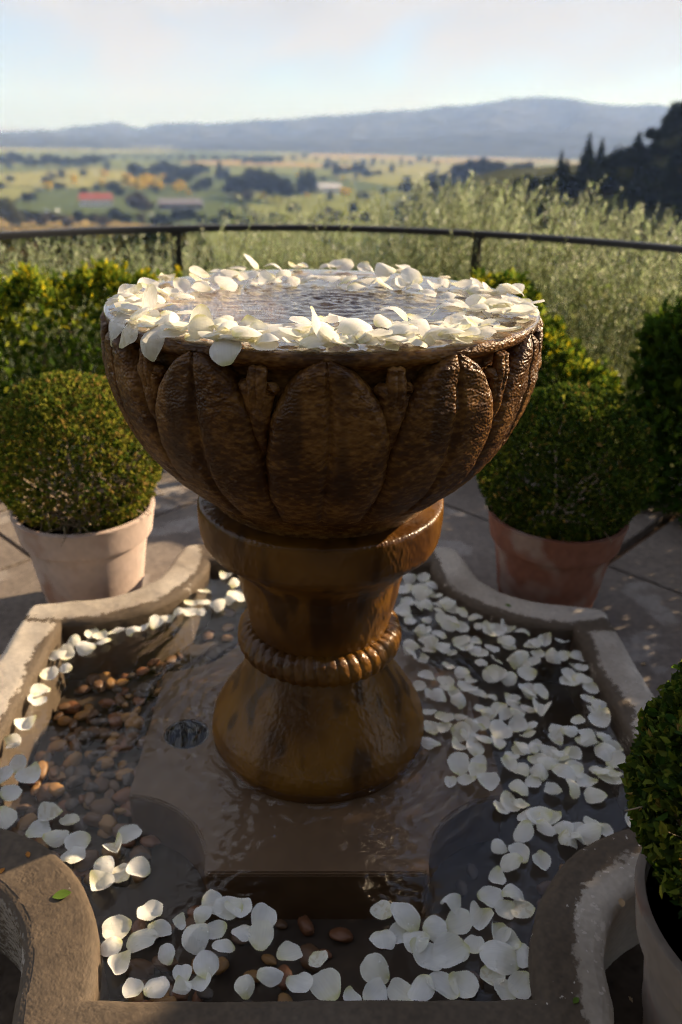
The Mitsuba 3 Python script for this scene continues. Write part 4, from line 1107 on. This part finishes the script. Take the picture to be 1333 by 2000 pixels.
def hedge(name, label, az0, az1, top_fn, seed, per_m, pal, wt, r0=2.06, r1=2.42, tip_yellow=0.0, stems=26, leaf=(.028, .050), sprigs=70, mat='mat_leaf'):
    r = np.random.default_rng(seed)
    k = thing(name, label, 'hedge')
    length = math.radians(az1 - az0) * 2.2
    n = int(length * per_m)
    az = r.uniform(az0, az1, n)
    top = top_fn(az) + .20 * (meshkit.fbm(np.stack([az * .16, 0 * az + seed, 0 * az], -1), 3, seed) - .5) + .10 * (meshkit.noise(np.stack([az * .9, 0 * az, 0 * az], -1), seed) - .5)
    w = r.uniform(-1, 1, n)
    w = np.sign(w) * np.abs(w) ** .6
    hz = r.uniform(0, 1, n) ** .88
    hz = np.where(r.uniform(size=n) < .22, 1 - np.abs(r.normal(0, .05, n)), hz)
    round_ = np.sqrt(np.clip(1 - np.clip((hz - .72) / .30, 0, 1) ** 2, .02, 1))
    prof = (.92 + .08 * np.clip(hz * 3, 0, 1)) * round_
    fat = 1 + .30 * (meshkit.fbm(np.stack([az * .25, hz * 4, w * .3], -1), 2, seed + 2) - .5)
    rad_ = (r0 + r1) / 2 + w * (r1 - r0) / 2 * prof * fat
    a = np.radians(az)
    p = np.stack([FX + rad_ * np.sin(a), FY + rad_ * np.cos(a), .02 + hz * top * (1 - .04 * w * w)], 1)
    outv = np.stack([np.sin(a) * w, np.cos(a) * w, np.clip(hz - .5, 0, 1) * 1.6], 1)
    axis = outv * .5 + r.normal(0, .5, (n, 3)) + [0, 0, .35]
    L = r.uniform(leaf[0], leaf[1], n)
    c = pick_colours(n, pal, wt, .22, r)
    if tip_yellow > 0:      # yellower leaves mixed in towards the tips
        y_ = (hz > .88 - .10 * meshkit.noise(np.stack([az * .7, w * 2, 0 * az], -1), seed + 6)) & (r.uniform(size=n) < tip_yellow)
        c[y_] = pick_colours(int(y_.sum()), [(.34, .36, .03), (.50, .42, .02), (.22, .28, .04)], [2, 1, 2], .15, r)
    ns = int(length * sprigs)
    sa = r.uniform(az0, az1, ns)
    sr = r.uniform(r0 + .06, r1 - .06, ns)
    sh = top_fn(sa) * .93 + .02
    sl = r.uniform(.03, .13, ns)
    ii = np.repeat(np.arange(ns), 26)
    tt_ = r.uniform(0, 1, len(ii))
    lx, ly = r.normal(0, .12, ns), r.normal(0, .12, ns)
    sa_ = np.radians(sa[ii])
    sp_ = np.stack([FX + sr[ii] * np.sin(sa_) + lx[ii] * tt_ * sl[ii], FY + sr[ii] * np.cos(sa_) + ly[ii] * tt_ * sl[ii], sh[ii] + tt_ * sl[ii]], 1)
    p = np.vstack([p, sp_])
    axis = np.vstack([axis, r.normal(0, .6, (len(ii), 3)) + [0, 0, .5]])
    L = np.r_[L, r.uniform(leaf[0], leaf[1], len(ii)) * .85]
    tipc = pick_colours(len(ii), pal, wt, .2, r)
    yy = (tt_ > .6) & (r.uniform(size=len(ii)) < tip_yellow)
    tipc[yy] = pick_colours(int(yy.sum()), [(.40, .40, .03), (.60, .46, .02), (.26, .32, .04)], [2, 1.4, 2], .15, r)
    c = np.vstack([c, tipc])
    n = len(p)
    v, f, cc = leaf_mesh(p, axis, r.normal(size=(n, 3)), L, L * r.uniform(.42, .6, n), c)
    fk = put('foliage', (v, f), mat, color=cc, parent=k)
    tag(fk, kind='stuff')
    ts = []
    for i in range(stems):
        a_ = math.radians(r.uniform(az0, az1))
        rs = r.uniform(r0 + .08, r1 - .08)
        h = float(top_fn(np.array([math.degrees(a_)]))[0]) * r.uniform(.75, 1.0)
        b0 = np.array([FX + rs * math.sin(a_), FY + rs * math.cos(a_), -.02])
        pts = [b0 + [r.normal(0, .02) * t * 3, r.normal(0, .02) * t * 3, h * t] for t in np.linspace(0, 1, 6)]
        ts.append(tube(pts, np.linspace(.009, .003, 6), 5))
    put('stem', join(ts), 'mat_twig', smooth=True, parent=k)
    tag(f'{k}__stem', kind='stuff')
    return k


H_PAL = [(.080, .140, .016), (.130, .195, .020), (.040, .078, .012), (.24, .26, .028)]
hedge('leafy_hedge', 'sunlit leafy green hedge with yellow tips along the terrace edge at left', -85, -16, lambda a: np.interp(a, [-85, -50, -36, -25, -18, -9], [.86, .86, .84, .84, .78, .70]), 411, 7200, H_PAL, (3, 2.6, 2.2, .6), tip_yellow=.6, mat='mat_wisp')
hedge('leafy_hedge', 'dark shaded hedge with a few yellow topped sprigs behind the right boxwood ball', 13, 33.5, lambda a: np.interp(a, [9, 13, 17, 21, 25, 29, 34], [.66, .74, .82, .81, .66, .52, .42]), 422, 9000, H_PAL, (3, 1.6, 2.6, .3), tip_yellow=.35, mat='mat_wisp')
hedge('tall_shrub', 'tall dark shrub at the right edge of the terrace, cut by the frame', 36.5, 92, lambda a: np.interp(a, [36, 40, 46, 54, 61, 70, 80, 92], [.70, .84, 1.0, 1.14, 1.32, 1.38, 1.36, 1.2]), 433, 15000, H_PAL, (2, .6, 4, .1), tip_yellow=.03, stems=40, r0=2.0, r1=2.45, leaf=(.040, .066))

# ------------------------------------------------------------------ silvery wispy shrubs on the slope behind the rail
wr = np.random.default_rng(91)
NS = 3300
NP = 150
pa, pd, ph_ = wr.uniform(-33, 37, NP), 4.25 + 2.7 * wr.uniform(0, 1, NP) ** 1.2, wr.normal(0, .9, NP)
pi_ = wr.integers(0, NP, NS)
off = wr.normal(0, .15, (NS, 2))
az = pa[pi_] + np.degrees(off[:, 0] / pd[pi_])
dd_ = np.maximum(pd[pi_] + off[:, 1], 4.12)
EL_T = [-32, -22, -18, -14, -11.5, -9, -6.5, -3, 0, 3, 6, 9, 12, 15, 18, 21, 30, 36]
EL_V = [-6.6, -6.6, -6.2, -7.0, -6.6, -5.4, -4.4, -4.0, -4.1, -3.5, -2.8, -2.2, -2.5, -3.0, -3.6, -4.2, -4.4, -4.6]
el = np.interp(az, EL_T, EL_V) + .45 * ph_[pi_] - .35
topz = CAM_Z + dd_ * np.tan(np.radians(el)) + .06 - np.abs(wr.normal(0, .30, NS))
a = np.radians(az)
base = np.stack([dd_ * np.sin(a), dd_ * np.cos(a), topz], 1)
Ls = wr.uniform(.45, .85, NS)
lean = wr.normal(0, .10, (NS, 2)) + off * .9 + [.04, 0]
sv_, sf_, sc_, at = [], [], [], 0
tt = np.linspace(0, 1, 5)
for i in range(NS):
    path = np.stack([base[i, 0] + lean[i, 0] * tt ** 2 * Ls[i], base[i, 1] + lean[i, 1] * tt ** 2 * Ls[i], topz[i] - Ls[i] * (1 - tt)], 1)
    m = tube(path, np.linspace(.0032, .0012, 5), 3, cap=False)
    sv_.append(m.vertices)
    sf_.append(m.faces + at)
    sc_.append(np.tile([.16, .17, .07], (len(m.vertices), 1)))
    at += len(m.vertices)
NL = NS * 42
i = wr.integers(0, NS, NL)
t = wr.uniform(.0, 1, NL) ** .8
pos = np.stack([base[i, 0] + lean[i, 0] * t ** 2 * Ls[i], base[i, 1] + lean[i, 1] * t ** 2 * Ls[i], topz[i] - Ls[i] * (1 - t)], 1)
axis = wr.normal(0, .48, (NL, 3)) + [0, 0, 1.0]
L = wr.uniform(.013, .027, NL)
shade_of = (1 + .16 * wr.normal(size=NP))[pi_][i][:, None]
col = shade_of * pick_colours(NL, [(.44, .51, .28), (.57, .61, .40), (.27, .35, .15), (.74, .75, .60)], [3, 3, 2, 1], .15, wr)
v, f, c = leaf_mesh(pos, axis, wr.normal(size=(NL, 3)), L, L * .36, col)
sv_.append(v)
sf_.append(f + at)
sc_.append(c)
at += len(v)
# the deeper green foot of the same shrubs
NB = 46000
az = wr.uniform(-34, 38, NB)
dd_ = 4.1 + 3.0 * wr.uniform(0, 1, NB)
el = np.interp(az, EL_T, EL_V)
zt = CAM_Z + dd_ * np.tan(np.radians(el)) - .52 + .5 * (meshkit.fbm(np.stack([az * .35, dd_ * 1.2, 0 * az], -1), 2, 14) - .5)
pos = np.stack([dd_ * np.sin(np.radians(az)), dd_ * np.cos(np.radians(az)), zt - .9 * wr.uniform(0, 1, NB) ** 1.6], 1)
L = wr.uniform(.022, .045, NB)
v, f, c = leaf_mesh(pos, wr.normal(0, .6, (NB, 3)) + [0, 0, .5], wr.normal(size=(NB, 3)), L, L * .4, pick_colours(NB, [(.13, .17, .05), (.20, .23, .085), (.28, .29, .13)], [2, 2, 1], .2, wr))
sv_.append(v)
sf_.append(f + at)
sc_.append(c)
put('wispy_shrubs', (np.vstack(sv_), np.vstack(sf_)), 'mat_wisp', color=np.vstack(sc_))
tag('wispy_shrubs', 'silvery green wispy shrubs massed on the slope behind the railing', 'shrubs', kind='stuff')

# ------------------------------------------------------------------ railing
RAIL_AZ, RAIL_R = [-90, -60, -36, -18, 0, 15, 36, 60, 90], [2.42, 2.42, 2.446, 2.531, 2.598, 2.575, 2.53, 2.50, 2.50]
from scipy.interpolate import PchipInterpolator
rail_r = PchipInterpolator(RAIL_AZ, RAIL_R)
rail = thing('metal_railing', 'black curved metal handrail on square posts along the terrace edge', 'railing')
sec = np.array([(-.024, 0), (.024, 0), (.024, .020), (.021, .026), (.012, .0295), (-.012, .0295), (-.021, .026), (-.024, .020)])
an = np.radians(np.linspace(-85, 88, 200))
cr = rail_r(np.degrees(an))
V = np.stack([FX + (cr[:, None] + sec[None, :, 0]) * np.sin(an)[:, None], FY + (cr[:, None] + sec[None, :, 0]) * np.cos(an)[:, None], 1.012 + np.repeat(sec[None, :, 1], len(an), 0)], -1)
rm = fix(V.reshape(-1, 3), grid_faces(len(an), len(sec), wrap_v=True))
cen = np.stack([FX + cr * np.sin(an), FY + cr * np.cos(an), np.full(len(an), 1.026)], -1)
if np.einsum('ij,ij->i', rm.vertex_normals, V.reshape(-1, 3) - np.repeat(cen, len(sec), 0)).mean() < 0:
    rm.invert()
put('handrail', rm, 'mat_rail', smooth=40, parent=rail)
for deg in (-50.4, -17.7, 15.1, 47.9):
    q = math.radians(deg)
    r_ = float(rail_r(deg))
    m = trimesh.creation.box((.042, .042, 1.058))
    m.apply_transform(trimesh.transformations.rotation_matrix(-q, [0, 0, 1]))
    m.apply_translation([FX + r_ * math.sin(q), FY + r_ * math.cos(q), .4825])
    pk = put('post', m, 'mat_rail', parent=rail)
    bp = trimesh.creation.box((.075, .042, .006))
    bp.apply_transform(trimesh.transformations.rotation_matrix(-q, [0, 0, 1]))
    bp.apply_translation([FX + r_ * math.sin(q), FY + r_ * math.cos(q), 1.0088])
    put('bracket', bp, 'mat_rail', parent=pk)

# ------------------------------------------------------------------ fallen leaves and litter
for key, c in (('mat_litter_green', (.10, .16, .03)), ('mat_litter_tan', (.42, .30, .18)), ('mat_litter_orange', (.48, .20, .05))):
    scene[key] = {'type': 'principledthin', 'base_color': rgb(*c), 'roughness': .6, 'diff_trans': .5}


def litter(x, y, z, L, mat, label, yaw, world=False):
    k = thing('fallen_leaf', label, 'leaf')
    wx_, wy_ = (x, y) if world else [float(c) for c in rot_basin([x, y])]
    s = np.linspace(0, 1, 9)
    w = .30 * np.sin(s * np.pi) ** .8
    u = np.linspace(-1, 1, 5)
    S, U = np.meshgrid(s, u, indexing='ij')
    v = np.stack([S - .5, np.interp(S, s, w) * U, .10 * np.abs(U) * np.interp(S, s, w) * 3 + .16 * (S - .5) ** 2 + .01], -1).reshape(-1, 3) * L
    put(k, (v, grid_faces(9, 5)), mat, smooth=True, to_world=T().translate([wx_, wy_, z]).rotate([0, 0, 1], yaw))


ZK = Z_KERB + .003
litter(-.462, -.543, ZK, .034, 'mat_litter_green', 'small curled green leaf on the near left shoulder of the kerb', 20)
litter(-.590, -.490, ZK, .016, 'mat_litter_orange', 'tiny orange leaf at the far left of the near left kerb shoulder', 60)
litter(-.553, -.452, ZK, .015, 'mat_litter_orange', 'small orange leaf behind the green leaf on the near left kerb shoulder', 120)
litter(.556, -.560, ZK, .020, 'mat_litter_tan', 'pale tan leaf on the near right shoulder of the kerb', 80)
litter(.420, -.742, ZK, .015, 'mat_litter_green', 'small green leaf on the kerb near the front right corner', 40)
litter(.145, -.800, ZK, .016, 'mat_litter_orange', 'orange leaf fragment on the front kerb, right of the middle', 10)
litter(.560, .372 + .09, ZK, .020, 'mat_litter_green', 'small green leaf on the far right lobe of the kerb', 150)
litter(.93, 2.02, .003, .02, 'mat_litter_tan', 'small tan leaf on the shaded paving right of the basin', 15, world=True)
lr = np.random.default_rng(64)
for j in range(26):
    sx = -1 if j < 6 else 1
    x, y = sx * lr.uniform(.50, .70), lr.uniform(-1.02, -.62)
    if math.hypot(abs(x) - .73, y + .73) > .235 and y > -.73:
        continue
    k = thing('dry_leaf', 'brown dry leaf scrap on the dark soil of a front notch', 'leaf', 'dry leaf scraps on the soil')
    wx_, wy_ = [float(c) for c in rot_basin([x, y])]
    s_ = lr.uniform(.012, .035)
    put(k, (np.array([[-.5, 0, .1], [0, -.28, .25], [.5, 0, .08], [0, .28, .2], [0, 0, .05]]) * s_, np.array([[0, 1, 4], [1, 2, 4], [2, 3, 4], [3, 0, 4]])), 'mat_litter_tan', to_world=T().translate([wx_, wy_, .012]).rotate([0, 0, 1], float(lr.uniform(0, 360))))

# ------------------------------------------------------------------ unseen evergreens added behind the viewpoint to darken the near side
er = np.random.default_rng(17)
for j, (x, y, h, w) in enumerate(((-3.2, -2.0, 4.8, 1.7), (-.3, -2.5, 5.2, 1.8), (2.8, -2.1, 4.8, 1.7))):
    k = thing('added_evergreen', 'unseen evergreen tree added behind the viewpoint to darken the near side', 'tree', 'evergreens added behind the viewpoint for shade')
    n = 16000
    d = unit(er.normal(size=(n, 3)))
    c = d * (er.uniform(.35, 1, n) ** .4)[:, None] * [w, .9, h / 2] * (1 + .25 * (meshkit.fbm(d * 3 + j, 2, j) - .5))[:, None] + [x, y, h / 2 + .1]
    L = er.uniform(.08, .16, n)
    v, f, col = leaf_mesh(c, er.normal(size=(n, 3)), er.normal(size=(n, 3)), L, L * .55, pick_colours(n, [(.030, .045, .018), (.045, .06, .02)], [1, 1], .2, er))
    tag(put('crown', (v, f), 'mat_leaf', color=col, parent=k), kind='stuff')
    put('trunk', tube([[x, y, -.5], [x, y, h * .4], [x, y, h * .8]], [.12, .09, .04], 8), 'mat_bark', parent=k)
